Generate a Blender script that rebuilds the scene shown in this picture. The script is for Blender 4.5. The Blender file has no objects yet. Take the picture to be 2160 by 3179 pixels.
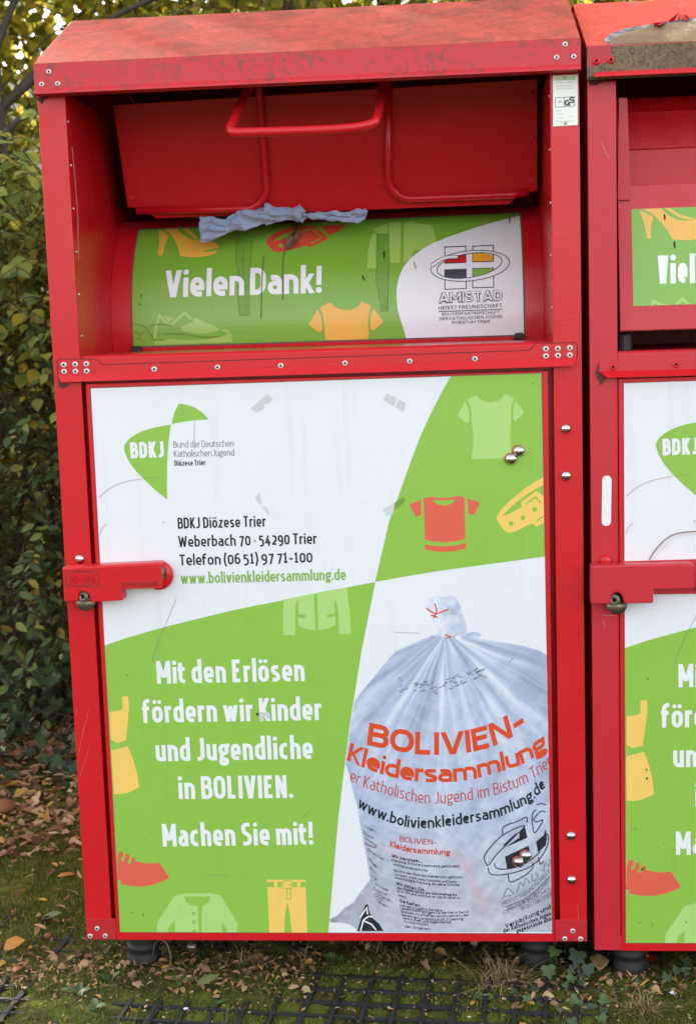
import bpy, bmesh, math, random
from mathutils import Vector, Matrix, Euler, noise
from mathutils.geometry import delaunay_2d_cdt, tessellate_polygon

S = bpy.context.scene
COL = S.collection
random.seed(7)
rad = math.radians

# ------------------------------------------------------------------ camera
CAM_LOC = Vector((0.8888, -3.0387, 1.3977))
CAM_ROT = Euler((1.43783, 0.03132, 0.07763), 'XYZ')
FPX = 4350.0
cam = bpy.data.cameras.new('camera')
cam.sensor_fit = 'VERTICAL'; cam.sensor_height = 24.0
cam.lens = FPX / 3179.0 * 24.0
cam.clip_start = 0.05; cam.clip_end = 500.0
cam.dof.use_dof = True; cam.dof.focus_distance = 3.15; cam.dof.aperture_fstop = 3.6
camo = bpy.data.objects.new('camera', cam)
camo.location = CAM_LOC; camo.rotation_euler = CAM_ROT
COL.objects.link(camo); S.camera = camo

# ------------------------------------------------------------------ light
SUN_EL, SUN_AZ = rad(23), rad(-44)          # azimuth measured from +Y towards +X
w = bpy.data.worlds.new('World'); S.world = w; w.use_nodes = True
nt = w.node_tree
sky = nt.nodes.new('ShaderNodeTexSky'); sky.sky_type = 'NISHITA'; sky.sun_disc = False
sky.sun_elevation = SUN_EL; sky.sun_rotation = SUN_AZ
sky.air_density = 1.0; sky.dust_density = 1.6; sky.ozone_density = 0.6
hs = nt.nodes.new('ShaderNodeHueSaturation'); hs.inputs['Saturation'].default_value = 0.22
bg = nt.nodes['Background']; bg.inputs['Strength'].default_value = 0.15
nt.links.new(sky.outputs[0], hs.inputs['Color']); nt.links.new(hs.outputs[0], bg.inputs['Color'])
sd = bpy.data.lights.new('sun', 'SUN'); sd.energy = 3.4; sd.angle = rad(0.53); sd.color = (1.0, 0.93, 0.80)
so = bpy.data.objects.new('sun', sd); COL.objects.link(so)
to_sun = Vector((math.sin(SUN_AZ) * math.cos(SUN_EL), math.cos(SUN_AZ) * math.cos(SUN_EL), math.sin(SUN_EL)))
so.rotation_euler = to_sun.to_track_quat('Z', 'Y').to_euler(); so.location = (0, 0, 8)
S.view_settings.view_transform = 'Standard'; S.view_settings.look = 'None'
S.view_settings.exposure = 2.06; S.view_settings.gamma = 1.0
S.view_settings.use_curve_mapping = False
S.cycles.max_bounces = 8; S.cycles.transparent_max_bounces = 8

# ------------------------------------------------------------------ photo pixel -> point on a plane
_M = CAM_ROT.to_matrix()
def ray(px, py): return _M @ Vector(((px - 1080) / FPX, -(py - 1589.5) / FPX, -1.0))
def U(px, py, y=0.0):
    d = ray(px, py); return CAM_LOC + d * ((y - CAM_LOC.y) / d.y)
def UZ(px, py, z):
    d = ray(px, py); return CAM_LOC + d * ((z - CAM_LOC.z) / d.z)
def UPL(px, py, p, n):
    d = ray(px, py); return CAM_LOC + d * ((p - CAM_LOC).dot(n) / d.dot(n))
def Z(z, pts): return [(z[0] + x / z[2], z[1] + y / z[2]) for x, y in pts]
ZA = (350, 1200, 3.158); ZB = (520, 1560, 2.6317); ZC = (1240, 1150, 3.158); ZD = (1240, 1450, 3.158)
ZE = (780, 1780, 3.9475); ZF = (330, 2080, 5.28); ZG = (400, 2000, 2.4292); ZH = (330, 2600, 2.2557)
ZI = (180, 1690, 3.9475); ZJ = (1000, 1750, 2.0776); ZK = (1000, 2350, 2.0776); ZM = (1350, 2450, 3.9475); ZL = (1000, 2450, 3.9475)
ZN = (350, 620, 3.158); ZO = (800, 620, 3.158); ZP = (1200, 620, 3.158)
GZ = -0.12                                   # ground level; the containers' lower edge is z = 0

def srgb(r, g, b):
    f = lambda c: (c / 255 / 12.92) if c / 255 <= .04045 else ((c / 255 + .055) / 1.055) ** 2.4
    return (f(r), f(g), f(b), 1.0)

# ------------------------------------------------------------------ materials
class NT:
    def __init__(s, name):
        s.m = bpy.data.materials.new(name); s.m.use_nodes = True
        s.t = s.m.node_tree; s.b = s.t.nodes['Principled BSDF']; s.o = s.t.nodes['Material Output']
    def n(s, typ, **kw):
        nd = s.t.nodes.new(typ)
        for k, v in kw.items(): setattr(nd, k, v)
        return nd
    def l(s, a, b): s.t.links.new(a, b)
    def coord(s, scale=(1, 1, 1), kind='Object'):
        if kind == 'World':
            c = s.n('ShaderNodeNewGeometry').outputs['Position']
        else:
            c = s.n('ShaderNodeTexCoord').outputs[kind]
        mp = s.n('ShaderNodeMapping'); mp.inputs['Scale'].default_value = scale
        s.l(c, mp.inputs['Vector']); return mp.outputs[0]
    def noise(s, vec, scale, detail=6, rough=.6, dist=0):
        nd = s.n('ShaderNodeTexNoise'); nd.inputs['Scale'].default_value = scale
        nd.inputs['Detail'].default_value = detail; nd.inputs['Roughness'].default_value = rough
        nd.inputs['Distortion'].default_value = dist
        if vec: s.l(vec, nd.inputs['Vector'])
        return nd.outputs['Fac']
    def ramp(s, fac, stops):
        r = s.n('ShaderNodeValToRGB'); e = r.color_ramp.elements
        while len(e) < len(stops): e.new(0.5)
        for i, (p, c) in enumerate(stops):
            e[i].position = p; e[i].color = c if len(c) == 4 else (*c, 1)
        s.l(fac, r.inputs['Fac']); return r.outputs['Color']
    def mix(s, fac, a, b, mode='MIX'):
        m = s.n('ShaderNodeMix', data_type='RGBA', blend_type=mode)
        for i, v in ((0, fac), (6, a), (7, b)):
            if hasattr(v, 'links'): s.l(v, m.inputs[i])
            else: m.inputs[i].default_value = v
        return m.outputs[2]
    def math(s, op, a, b=0.0):
        m = s.n('ShaderNodeMath', operation=op)
        for i, v in ((0, a), (1, b)):
            if hasattr(v, 'links'): s.l(v, m.inputs[i])
            else: m.inputs[i].default_value = v
        return m.outputs[0]
    def bump(s, h, strength=.2, dist=.002):
        b = s.n('ShaderNodeBump'); b.inputs['Strength'].default_value = strength; b.inputs['Distance'].default_value = dist
        s.l(h, b.inputs['Height']); s.l(b.outputs[0], s.b.inputs['Normal'])
    def set(s, **kw):
        for k, v in kw.items():
            i = s.b.inputs[k]
            if hasattr(v, 'links'): s.l(v, i)
            else: i.default_value = v
        return s
W01 = lambda a, b: [(a, (0, 0, 0)), (b, (1, 1, 1))]

def red_paint(name, base, dirt=.25, dirt_scale=9.0, rough=.34, dirtcol=(.09, .05, .03, 1)):
    k = NT(name); v = k.coord(kind='World')
    big = k.noise(v, 2.2, 4, .55); fine = k.noise(v, dirt_scale, 9, .68, .4)
    c = k.mix(big, tuple(x * .90 for x in base[:3]) + (1,), tuple(min(1, x * 1.06) for x in base[:3]) + (1,))
    streak = k.noise(k.coord((26, 26, 1.6), 'World'), 1.0, 5, .6)
    c = k.mix(k.math('MULTIPLY', k.ramp(streak, W01(.56, .80)), .22), c, (.30, .045, .045, 1))
    m = k.math('MULTIPLY', k.ramp(fine, W01(.60, .72)), dirt)
    c = k.mix(m, c, dirtcol)
    fade = k.noise(v, 5.5, 8, .7)
    c = k.mix(k.math('MULTIPLY', k.ramp(fade, W01(.54, .85)), .12), c, (.62, .10, .10, 1))
    chip = k.ramp(k.math('ADD', k.math('MULTIPLY', k.noise(v, 130, 3, .55), .6), k.math('MULTIPLY', k.noise(v, 7, 4, .6), .4)), W01(.645, .665)); c = k.mix(k.math('MULTIPLY', chip, .6), c, (.10, .05, .045, 1))
    r = k.math('ADD', k.math('MULTIPLY', fine, .26), rough - .13)
    k.set(**{'Base Color': c, 'Roughness': r, 'Specular IOR Level': .40})
    k.bump(k.math('ADD', k.math('MULTIPLY', k.noise(v, 150, 3, .5), .25), k.math('MULTIPLY', k.noise(v, 6, 3, .5), 1.0)), .16, .006)
    return k.m
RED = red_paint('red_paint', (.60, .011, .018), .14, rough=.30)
RED_SHADE = red_paint('red_paint_shade', (.52, .008, .014), .06, rough=.27)  # same red made darker, recess shade put into the colour
RED_WORN = red_paint('red_paint_worn', (.50, .018, .026), .85, 22.0, .42)

def roof_paint():
    k = NT('red_roof_with_lichen'); v = k.coord(kind='World')
    a = k.noise(v, 3.2, 10, .72, .6); b = k.noise(k.coord((1, .55, 1), 'World'), 34, 8, .75, 1.2); c3 = k.noise(v, 95, 4, .7)
    base = k.mix(k.ramp(b, W01(.34, .62)), srgb(158, 54, 44), srgb(192, 80, 60))
    d_ = k.noise(v, 13, 10, .78, .8); mossy = k.ramp(k.math('ADD', k.math('MULTIPLY', d_, .60), k.math('MULTIPLY', k.math('ADD', a, b), .20)), W01(.47, .56))
    base = k.mix(k.math('MULTIPLY', mossy, .60), base, srgb(112, 62, 46))
    sp = k.ramp(k.math('ADD', k.math('MULTIPLY', c3, .6), k.math('MULTIPLY', a, .4)), W01(.56, .62))
    base = k.mix(k.math('MULTIPLY', sp, .55), base, srgb(74, 54, 42))
    k.set(**{'Base Color': base, 'Roughness': .88, 'Specular IOR Level': .25})
    k.bump(k.math('ADD', b, c3), .45, .003); return k.m
ROOF = roof_paint()
def fascia_paint():
    k = NT('red_fascia_paint_speckled'); v = k.coord(kind='World')
    a = k.noise(v, 5, 6, .65); b = k.noise(v, 62, 5, .75, .8)
    base = k.mix(a, (.54, .014, .024, 1), (.60, .022, .034, 1))
    sp = k.ramp(k.math('ADD', k.math('MULTIPLY', a, .45), k.math('MULTIPLY', b, .62)), W01(.55, .61))
    base = k.mix(k.math('MULTIPLY', sp, .66), base, srgb(92, 62, 52))
    k.set(**{'Base Color': base, 'Roughness': .42}); k.bump(b, .2, .002); return k.m
FASCIA = fascia_paint()
def roof2_paint():
    k = NT('orange_red_roof_chipped'); v = k.coord(kind='World')
    b = k.noise(v, 40, 8, .75, 1.0); c = k.noise(k.coord((1, 1.0, 1), 'World'), 26, 3, .55)
    base = k.mix(k.ramp(b, W01(.35, .65)), srgb(196, 60, 40), srgb(216, 80, 56))
    base = k.mix(k.ramp(c, W01(.665, .70)), base, k.mix(b, srgb(70, 62, 52), srgb(170, 160, 140)))
    k.set(**{'Base Color': base, 'Roughness': .85}); k.bump(b, .4, .003); return k.m
ROOF2 = roof2_paint()
def bare_metal():
    k = NT('bare_rusty_sheet'); v = k.coord(kind='World')
    a = k.noise(v, 6, 8, .7, .8); b = k.noise(v, 70, 6, .7, 1.5)
    base = k.ramp(a, [(.3, srgb(104, 76, 48)), (.5, srgb(134, 102, 64)), (.62, srgb(160, 134, 94)), (.70, srgb(186, 184, 182))])
    base = k.mix(k.math('MULTIPLY', k.ramp(b, W01(.5, .62)), .5), base, srgb(98, 82, 60))
    k.set(**{'Base Color': base, 'Roughness': .62, 'Metallic': .15}); k.bump(b, .4, .003); return k.m
BARE = bare_metal()
def bare_front():
    k = NT('bare_brown_sheet'); v = k.coord((1, 1, .6), 'World')
    a = k.noise(k.coord((1, 1, 0), 'World'), 7, 3, .5); b = k.noise(v, 60, 7, .75, 2.2)
    crack = k.ramp(k.math('ADD', k.math('MULTIPLY', k.math('ABSOLUTE', k.math('SUBTRACT', b, .5)), -5.0), k.math('MULTIPLY', a, .9)), W01(.18, .42))
    base = k.mix(crack, srgb(88, 70, 58), srgb(136, 114, 82))
    k.set(**{'Base Color': base, 'Roughness': .7}); k.bump(b, .3, .003); return k.m
BAREF = bare_front()

def simple(name, col, rough=.5, metal=0.0, var=.06, scale=20, spec=.5, bump=0.0):
    k = NT(name); v = k.coord(kind='World'); n = k.noise(v, scale, 6, .65)
    lo = tuple(max(0, c * (1 - var * 2)) for c in col[:3]) + (1,); hi = tuple(min(1, c * (1 + var)) for c in col[:3]) + (1,)
    k.set(**{'Base Color': k.mix(n, lo, hi), 'Roughness': rough, 'Metallic': metal, 'Specular IOR Level': spec})
    if bump: k.bump(n, bump, .003)
    return k.m
def vinyl(name, col, rough=.26):
    k = NT(name); v = k.coord(kind='World')
    n = k.noise(v, 3.5, 5, .6); d = k.noise(v, 48, 8, .75, .5); st = k.noise(k.coord((40, 40, 2.2), 'World'), 1.0, 5, .65)
    c = k.mix(n, tuple(x * .955 for x in col[:3]) + (1,), col)
    c = k.mix(k.math('MULTIPLY', k.ramp(d, W01(.65, .76)), .36), c, (.14, .12, .09, 1))
    c = k.mix(k.math('MULTIPLY', k.ramp(st, W01(.55, .85)), .16), c, (.20, .17, .13, 1))
    k.set(**{'Base Color': c, 'Roughness': k.math('ADD', k.math('MULTIPLY', n, .22), rough - .11), 'Specular IOR Level': .5})
    k.bump(k.math('ADD', k.noise(k.coord((1, 1, .5), 'World'), 6, 2, .4), k.math('MULTIPLY', k.noise(v, 60, 3, .5), .06)), .14, .006)
    return k.m
GREEN = srgb(142, 190, 76)
V_WHITE = vinyl('print_white', srgb(228, 231, 236)); V_GREEN = vinyl('print_green', GREEN)
V_LIGHT = vinyl('print_light_green', srgb(172, 212, 124)); V_YEL = vinyl('print_yellow', srgb(240, 200, 106))
V_RED = vinyl('print_coral', srgb(222, 98, 80)); V_BLACK = vinyl('print_black', srgb(34, 36, 40)); V_TEXTW = vinyl('print_text_white', srgb(232, 234, 238))
V_GREY = vinyl('print_grey', srgb(84, 86, 92)); V_TXG = vinyl('print_text_green', srgb(132, 176, 70)); V_NAVY = vinyl('print_navy', srgb(44, 48, 62))
V_BAGRED = vinyl('print_bag_red', srgb(214, 78, 44)); V_BAGRED2 = vinyl('print_bag_dull_red', srgb(190, 74, 56)); V_BAGBLK = vinyl('print_bag_black', srgb(42, 44, 52)); V_BAGGRY = vinyl('print_bag_grey', srgb(96, 102, 120))
V_DGREEN = vinyl('print_drum_green', srgb(122, 172, 58), .24); V_DLIGHT = vinyl('print_drum_light', srgb(158, 194, 96), .24)
V_DYEL = vinyl('print_drum_yellow', srgb(230, 176, 74), .26); V_DRED = vinyl('print_drum_red', srgb(214, 78, 56), .26); V_ORANGE = vinyl('print_orange', srgb(226, 160, 44)); V_LRED = vinyl('print_logo_red', srgb(196, 36, 36)); V_LGRN = vinyl('print_logo_green', srgb(120, 168, 50))
GRIME = simple('grime', (.055, .043, .03), .9, var=.4, scale=90); SCUFF = simple('scuff_pinkish', srgb(196, 150, 150), .6, var=.2, scale=120)
TAPE = simple('tape_residue', srgb(206, 208, 208), .55, var=.14, scale=60, bump=.3); GSTAIN = simple('tape_stain_on_green', srgb(114, 162, 56), .45, var=.2, scale=70)
EDGE = simple('grey_sealant_edge', srgb(104, 84, 82), .7, var=.25, scale=60)
CHROME = simple('chrome', (.60, .61, .62), .17, 1.0, .12, 160); ALU = simple('aluminium', (.74, .74, .72), .34, 1.0, .10, 60); ALUD = simple('rivet_head_worn', (.66, .65, .62), .42, .55, .12, 90)
BLACK = simple('black_rubber', (.012, .012, .013), .6, var=.3, scale=40, bump=.1); BRASS = simple('worn_lock_barrel', (.24, .21, .16), .36, .85, .25, 60); DARK = simple('dark_void', (.006, .005, .005), .9)
PLATE = simple('label_plate', srgb(232, 240, 230), .35, var=.05, scale=30); PLGRN = simple('label_faded_green', srgb(176, 212, 150), .4, var=.10, scale=40)
PLFAINT = simple('label_faded_print', srgb(206, 214, 200), .4, var=.08, scale=60)

# ------------------------------------------------------------------ mesh helpers
class MB:
    def __init__(s): s.v = []; s.f = []; s.mi = []
    def add(s, vs, fs, mi=0):
        o = len(s.v); s.v += [tuple(v) for v in vs]; s.f += [tuple(i + o for i in f) for f in fs]; s.mi += [mi] * len(fs); return s
    def box(s, x0, x1, y0, y1, z0, z1, mi=0):
        return s.add([(x0, y0, z0), (x1, y0, z0), (x1, y1, z0), (x0, y1, z0), (x0, y0, z1), (x1, y0, z1), (x1, y1, z1), (x0, y1, z1)],
                     [(0, 3, 2, 1), (4, 5, 6, 7), (0, 1, 5, 4), (1, 2, 6, 5), (2, 3, 7, 6), (3, 0, 4, 7)], mi)
    def prism(s, pts, vec, mi=0):
        """closed 3-D polygon pts pushed along vec"""
        pts = [Vector(p) for p in pts]; n = len(pts); vec = Vector(vec)
        nrm = Vector((0, 0, 0))
        for i in range(n): nrm += pts[i].cross(pts[(i + 1) % n])
        if nrm.dot(vec) > 0: pts.reverse()
        top = [p + vec for p in pts]
        tri = tessellate_polygon([pts])
        fs = [tuple(t) for t in tri]; out = []
        for t in fs:
            a, b, c = (pts[i] for i in t)
            if (b - a).cross(c - a).dot(vec) > 0: t = t[::-1]
            out.append(t); out.append(tuple(i + n for i in t[::-1]))
        for i in range(n):
            j = (i + 1) % n; out.append((j, i, i + n, j + n))
        return s.add(pts + top, out, mi)
    def tube(s, pts, r, n=10, cap=True, mi=0):
        pts = [Vector(p) for p in pts]; m = len(pts); rs = r if isinstance(r, (list, tuple)) else [r] * m
        vs = []; t0 = (pts[1] - pts[0]).normalized(); up = Vector((0, 0, 1)) if abs(t0.z) < .9 else Vector((0, 1, 0)); x = t0.cross(up).normalized()
        for i in range(m):
            t = (pts[min(i + 1, m - 1)] - pts[max(i - 1, 0)]).normalized()
            x = (x - t * x.dot(t)).normalized(); y = t.cross(x)
            for k in range(n):
                a = 2 * math.pi * k / n; vs.append(pts[i] + (x * math.cos(a) + y * math.sin(a)) * rs[i])
        fs = []
        for i in range(m - 1):
            for k in range(n):
                k2 = (k + 1) % n; fs.append((i * n + k, i * n + k2, (i + 1) * n + k2, (i + 1) * n + k))
        if cap: fs += [tuple(range(n))[::-1], tuple(range((m - 1) * n, m * n))]
        return s.add(vs, fs, mi)
    def lathe(s, prof, org=(0, 0, 0), ax=(0, -1, 0), n=16, mi=0, mis=None):
        """prof: (radius, along-axis) pairs"""
        ax = Vector(ax).normalized(); u = ax.orthogonal().normalized(); v = ax.cross(u); org = Vector(org); vs = []
        for r, h in prof:
            for k in range(n):
                a = 2 * math.pi * k / n; vs.append(org + ax * h + (u * math.cos(a) + v * math.sin(a)) * r)
        for i in range(len(prof) - 1):
            pass
        o = len(s.v); s.v += [tuple(p) for p in vs]
        for i in range(len(prof) - 1):
            for k in range(n):
                k2 = (k + 1) % n; s.f.append((o + i * n + k, o + i * n + k2, o + (i + 1) * n + k2, o + (i + 1) * n + k)); s.mi.append(mis[i] if mis else mi)
        return s
    def mesh(s, name, mats, smooth=False):
        me = bpy.data.meshes.new(name); me.from_pydata(s.v, [], s.f)
        for m in (mats if isinstance(mats, (list, tuple)) else [mats]): me.materials.append(m)
        if len(me.polygons) == len(s.mi): me.polygons.foreach_set('material_index', s.mi)
        if smooth: me.polygons.foreach_set('use_smooth', [True] * len(me.polygons))
        me.update(); return me
    def build(s, name, mats, parent=None, smooth=False, bevel=0.0, seg=2, label=None):
        return link(name, s.mesh(name, mats, smooth), parent, bevel, seg, label)
def link(name, me, parent=None, bevel=0.0, seg=2, label=None, loc=None):
    o = bpy.data.objects.new(name, me); COL.objects.link(o)
    if parent is not None:
        o.parent = parent
        if parent.type == 'EMPTY': o.location = -parent.location
    if loc is not None: o.location = o.location + Vector(loc)
    if bevel:
        b = o.modifiers.new('bevel', 'BEVEL'); b.width = bevel; b.segments = seg; b.limit_method = 'ANGLE'; b.angle_limit = rad(35)
        b.harden_normals = False
    if label: o['label'] = label
    return o
def tag(o, label, cat, group=None, kind=None):
    if label: o['label'] = label
    if cat: o['category'] = cat
    if group: o['group'] = group
    if kind: o['kind'] = kind
    return o
def empty(name, loc):
    o = bpy.data.objects.new(name, None); o.location = loc; o.empty_display_size = .05; COL.objects.link(o); return o
def arc_pts(path, seg=6, closed=False):
    """path of (x, y[, r]) -> rounded polyline"""
    out = []; n = len(path)
    for i, p in enumerate(path):
        r = p[2] if len(p) > 2 else 0
        if r <= 0 or (not closed and i in (0, n - 1)): out.append(Vector(p[:2])); continue
        P = Vector(p[:2]); a = Vector(path[i - 1][:2]) - P; b = Vector(path[(i + 1) % n][:2]) - P
        ra = min(r, a.length * .5 if (closed or 0 < i - 1) and len(path[i - 1]) > 2 else a.length); rb = min(r, b.length * .5 if len(path[(i + 1) % n]) > 2 else b.length)
        A = P + a.normalized() * ra; B = P + b.normalized() * rb
        for k in range(seg + 1):
            t = k / seg; c = .5523
            A2 = A.lerp(P, c); B2 = B.lerp(P, c)
            out.append((1 - t) ** 3 * A + 3 * (1 - t) ** 2 * t * A2 + 3 * (1 - t) * t * t * B2 + t ** 3 * B)
    res = [out[0]]
    for q in out[1:]:
        if (q - res[-1]).length > 1e-5: res.append(q)
    if closed and (res[0] - res[-1]).length < 1e-5: res.pop()
    return res
def catmull(pts, n=6, closed=False):
    P = [Vector(p) for p in pts]; out = []; m = len(P)
    rng = range(m) if closed else range(m - 1)
    for i in rng:
        g = (lambda j: P[j % m]) if closed else (lambda j: P[max(0, min(m - 1, j))])
        p0, p1, p2, p3 = g(i - 1), g(i), g(i + 1), g(i + 2)
        for k in range(n):
            t = k / n
            out.append(.5 * (2 * p1 + (p2 - p0) * t + (2 * p0 - 5 * p1 + 4 * p2 - p3) * t * t + (3 * p1 - p0 - 3 * p2 + p3) * t ** 3))
    if not closed: out.append(P[-1])
    return out

# ------------------------------------------------------------------ stroke lettering
def ribbon(pts, h, closed=False):
    """quads of a stroked polyline with mitred joints"""
    n = len(pts); L = []; R = []
    for i in range(n):
        if closed: a = pts[i] - pts[i - 1]; b = pts[(i + 1) % n] - pts[i]
        else: a = pts[i] - pts[i - 1] if i else pts[1] - pts[0]; b = pts[i + 1] - pts[i] if i < n - 1 else a
        a = a.normalized(); b = b.normalized(); na = Vector((-a.y, a.x)); nb = Vector((-b.y, b.x)); m = na + nb
        if m.length < 1e-3: m = na
        else: m = m.normalized(); m = m / max(.45, m.dot(na))
        L.append(pts[i] + m * h); R.append(pts[i] - m * h)
    q = []
    for i in range(n if closed else n - 1):
        j = (i + 1) % n; q.append([R[i], R[j], L[j], L[i]])
    return q
def disc(x, y, r, n=12): return [[Vector((x + r * math.cos(2 * math.pi * k / n), y + r * math.sin(2 * math.pi * k / n))) for k in range(n)]]
G = {  # char: (inner width, 'path;path')   x,y[/r]  names: X x-height, C cap, A ascender, D descender, h half stroke, T=X-h, K=C-h, R width
 'a': (.25, '.02,T R,T/.15 R,0;R,X*.58 0,X*.58/.13 0,h/.13 R,h'), 'b': (.26, '0,0 0,A;0,T R,T/.16 R,h/.16 0,h'),
 'c': (.20, 'R+.04,T 0,T/.17 0,h/.17 R+.04,h'), 'd': (.26, 'R,0 R,A;R,T 0,T/.16 0,h/.16 R,h'), 'e': (.25, '0,X*.45 R,X*.45 R,T/.15 0,T/.15 0,h/.16 R+.01,h'),
 'f': (.13, '0,0 0,A-h/.15 R+.08,A-h;-.10-h*.3,T R+.05,T'), 'g': (.25, 'z 0,T/.12 R,T/.12 R,.30/.12 0,.30/.12;z 0,.05/.12 R,.05/.12 R,D+h/.12 0,D+h/.12;.05,.30 .02,.05;R*.8,T R+.13,T+.02'),
 'h': (.26, '0,0 0,A;0,T R,T/.16 R,0'), 'i': (0, '0,0 0,X;o 0,X+h*1.15+.09,1.12'), 'j': (0, '0,X 0,D+h/.1 -.12,D+h;o 0,X+h*1.15+.09,1.12'), 'k': (.23, '0,0 0,A;d h*.4,.26,R,X;d h*.9,.42,R+.02,0'), 'l': (0, '0,0 0,A'),
 'm': (.48, '0,0 0,X;0,T R/2,T/.14 R/2,0;R/2,T R,T/.14 R,0'), 'n': (.26, '0,0 0,X;0,T R,T/.16 R,0'), 'o': (.27, 'z 0,T/.17 R,T/.17 R,h/.17 0,h/.17'),
 'p': (.26, '0,D 0,X;0,T R,T/.16 R,h/.16 0,h'), 'r': (.12, '0,0 0,X;0,T-.12 0,T/.12 R+.08,T'), 's': (.22, 'R+.01,T 0,T/.12 0,X*.57/.12 R,X*.43/.12 R,h/.12 -.02,h'),
 't': (.12, '0,X+.19 0,h/.14 R+.06,h;-.10-h*.3,T R+.07,T'), 'u': (.26, '0,X 0,h/.16 R,h;R,X R,0'), 'v': (.26, 'd 0,X,R/2-h*.12,0;d R,X,R/2+h*.12,0'),
 'w': (.44, 'd 0,X,R*.25,0 .95;d R*.5,X-.03,R*.25,0 .9;d R*.5,X-.03,R*.75,0 .9;d R,X,R*.75,0 .95'), 'z': (.22, '0,T R,T 0,h R+.02,h'), 'y': (.26, '0,X R/2,.05;R,X R*.3,D'), 'x': (.26, '0,0 R,X;0,X R,0'),
 'A': (.34, 'd 0,0,R/2-h*.1,C;d R,0,R/2+h*.1,C;R*.14,.28 R*.86,.28'), 'B': (.26, '0,0 0,C;0,K R,K/.14 R,.53/.14 0,.53;0,.53 R+.03,.53/.14 R+.03,h/.14 0,h'), 'C': (.26, 'R+.03,K 0,K/.18 0,h/.18 R+.03,h'),
 'D': (.29, '0,0 0,C;0,K R,K/.2 R,h/.2 0,h'), 'E': (.22, 'R+.03,K 0,K 0,h R+.03,h;0,.53 R-.02,.53'), 'F': (.22, 'R+.03,K 0,K 0,0;0,.5 R-.02,.5'), 'G': (.28, 'R,K 0,K/.18 0,h/.18 R,h R,.46 R*.5,.46'),
 'H': (.29, '0,0 0,C;R,0 R,C;0,.52 R,.52'), 'I': (0, '0,0 0,C'), 'J': (.17, 'R,C R,h/.15 -.05,h'), 'K': (.26, '0,0 0,C;d h*.4,.36,R,C;d h*.9,.56,R+.02,0'), 'L': (.20, '0,C 0,h R+.03,h'),
 'M': (.42, '0,0 0,C;d 0.0,C,R/2-h*.1,.26 .95;d R,C,R/2+h*.1,.26 .95;R,C R,0'), 'N': (.28, '0,0 0,C;d 0,C,R,0;R,C R,0'), 'O': (.31, 'z 0,K/.2 R,K/.2 R,h/.2 0,h/.2'), 'P': (.26, '0,0 0,C;0,K R,K/.15 R,.44/.15 0,.44'),
 'R': (.27, '0,0 0,C;0,K R,K/.15 R,.48/.15 0,.48;R*.4,.48 R+.03,0'), 'S': (.25, 'R+.02,K 0,K/.14 0,.55/.14 R,.47/.14 R,h/.14 -.03,h'), 'T': (.26, '-.05,K R+.05,K;R/2,0 R/2,K'), 'U': (.28, '0,C 0,h/.18 R,h/.18 R,C'), 'V': (.30, 'd 0,C,R/2-h*.12,0;d R,C,R/2+h*.12,0'),
 'W': (.50, 'd 0,C,R*.25,0 .95;d R*.5,C-.1,R*.25,0 .9;d R*.5,C-.1,R*.75,0 .9;d R,C,R*.75,0 .95'), 'Z': (.25, '0,K R,K 0,h R,h'), 'Y': (.28, 'd 0,C,R/2,.42;d R,C,R/2,.42;R/2,0 R/2,.5'), '\u00dc': (.28, '0,C 0,h/.18 R,h/.18 R,C;o R*.5-.105,C+.16,1.0;o R*.5+.105,C+.16,1.0'),
 '0': (.25, 'z 0,.88-h/.16 R,.88-h/.16 R,h/.16 0,h/.16'), '1': (.16, '-.02,.74 R*.5,.86 R*.5,0;-.03,h R+.03,h'), '2': (.23, '0,.87-h R,.87-h/.15 R,.42 0,h+.02 0,h R+.03,h'), '4': (.27, 'R*.66,.86 0,.22 R+.05,.22;R*.72,.5 R*.72,-.08'),
 '5': (.22, 'R,.87-h 0.01,.87-h 0.01,.5 R,.5/.14 R,-.06/.14 -.02,-.06'), '6': (.25, 'R-.03,1-h 0,1-h/.2 0,h/.16 R,h/.16 R,.56/.15 0,.56'), '7': (.23, '-.02,.87-h R,.87-h R*.3,-.08'), '9': (.25, '0.04,-.06 R,-.06/.2 R,.87-h/.15 0,.87-h/.15 0,.32/.15 R,.32'), '3': (.22, '0,.87-h R,.87-h/.12 R,.42/.1 .05,.42;.05,.42 R,.42/.1 R,h/.12 0,h'), '8': (.24, 'z 0,.87-h/.14 R,.87-h/.14 R,h/.14 0,h/.14;0,.45 R,.45'),
 '(': (.08, 'R+.02,A+.02 0,.72/.3 0,.12/.3 R+.02,-.18'), ')': (.08, '-.02,A+.02 R,.72/.3 R,.12/.3 -.02,-.18'), '-': (.16, '-.04,.37 R+.04,.37'), '.': (0, 'o 0,h*1.1,1.12'), ',': (0, '0,h -.03,-.12;o 0,h,1.1'), ':': (0, 'o 0,h,1.1;o 0,X-h,1.1'), '\u00b7': (.02, 'o .01,.40,1.0'), '!': (0, '0,.30 0.01,C;o 0,h*1.15,1.2'), '+': (.2, '0,.4 R,.4;R/2,.28 R/2,.52')}
for u_, b_ in (('\u00f6', 'o'), ('\u00e4', 'a'), ('\u00fc', 'u')):
    G[u_] = (G[b_][0], G[b_][1] + ';o R*.5-.105,X+.10+h*1.0,1.02;o R*.5+.105,X+.10+h*1.0,1.02')
_gc = {}
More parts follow.
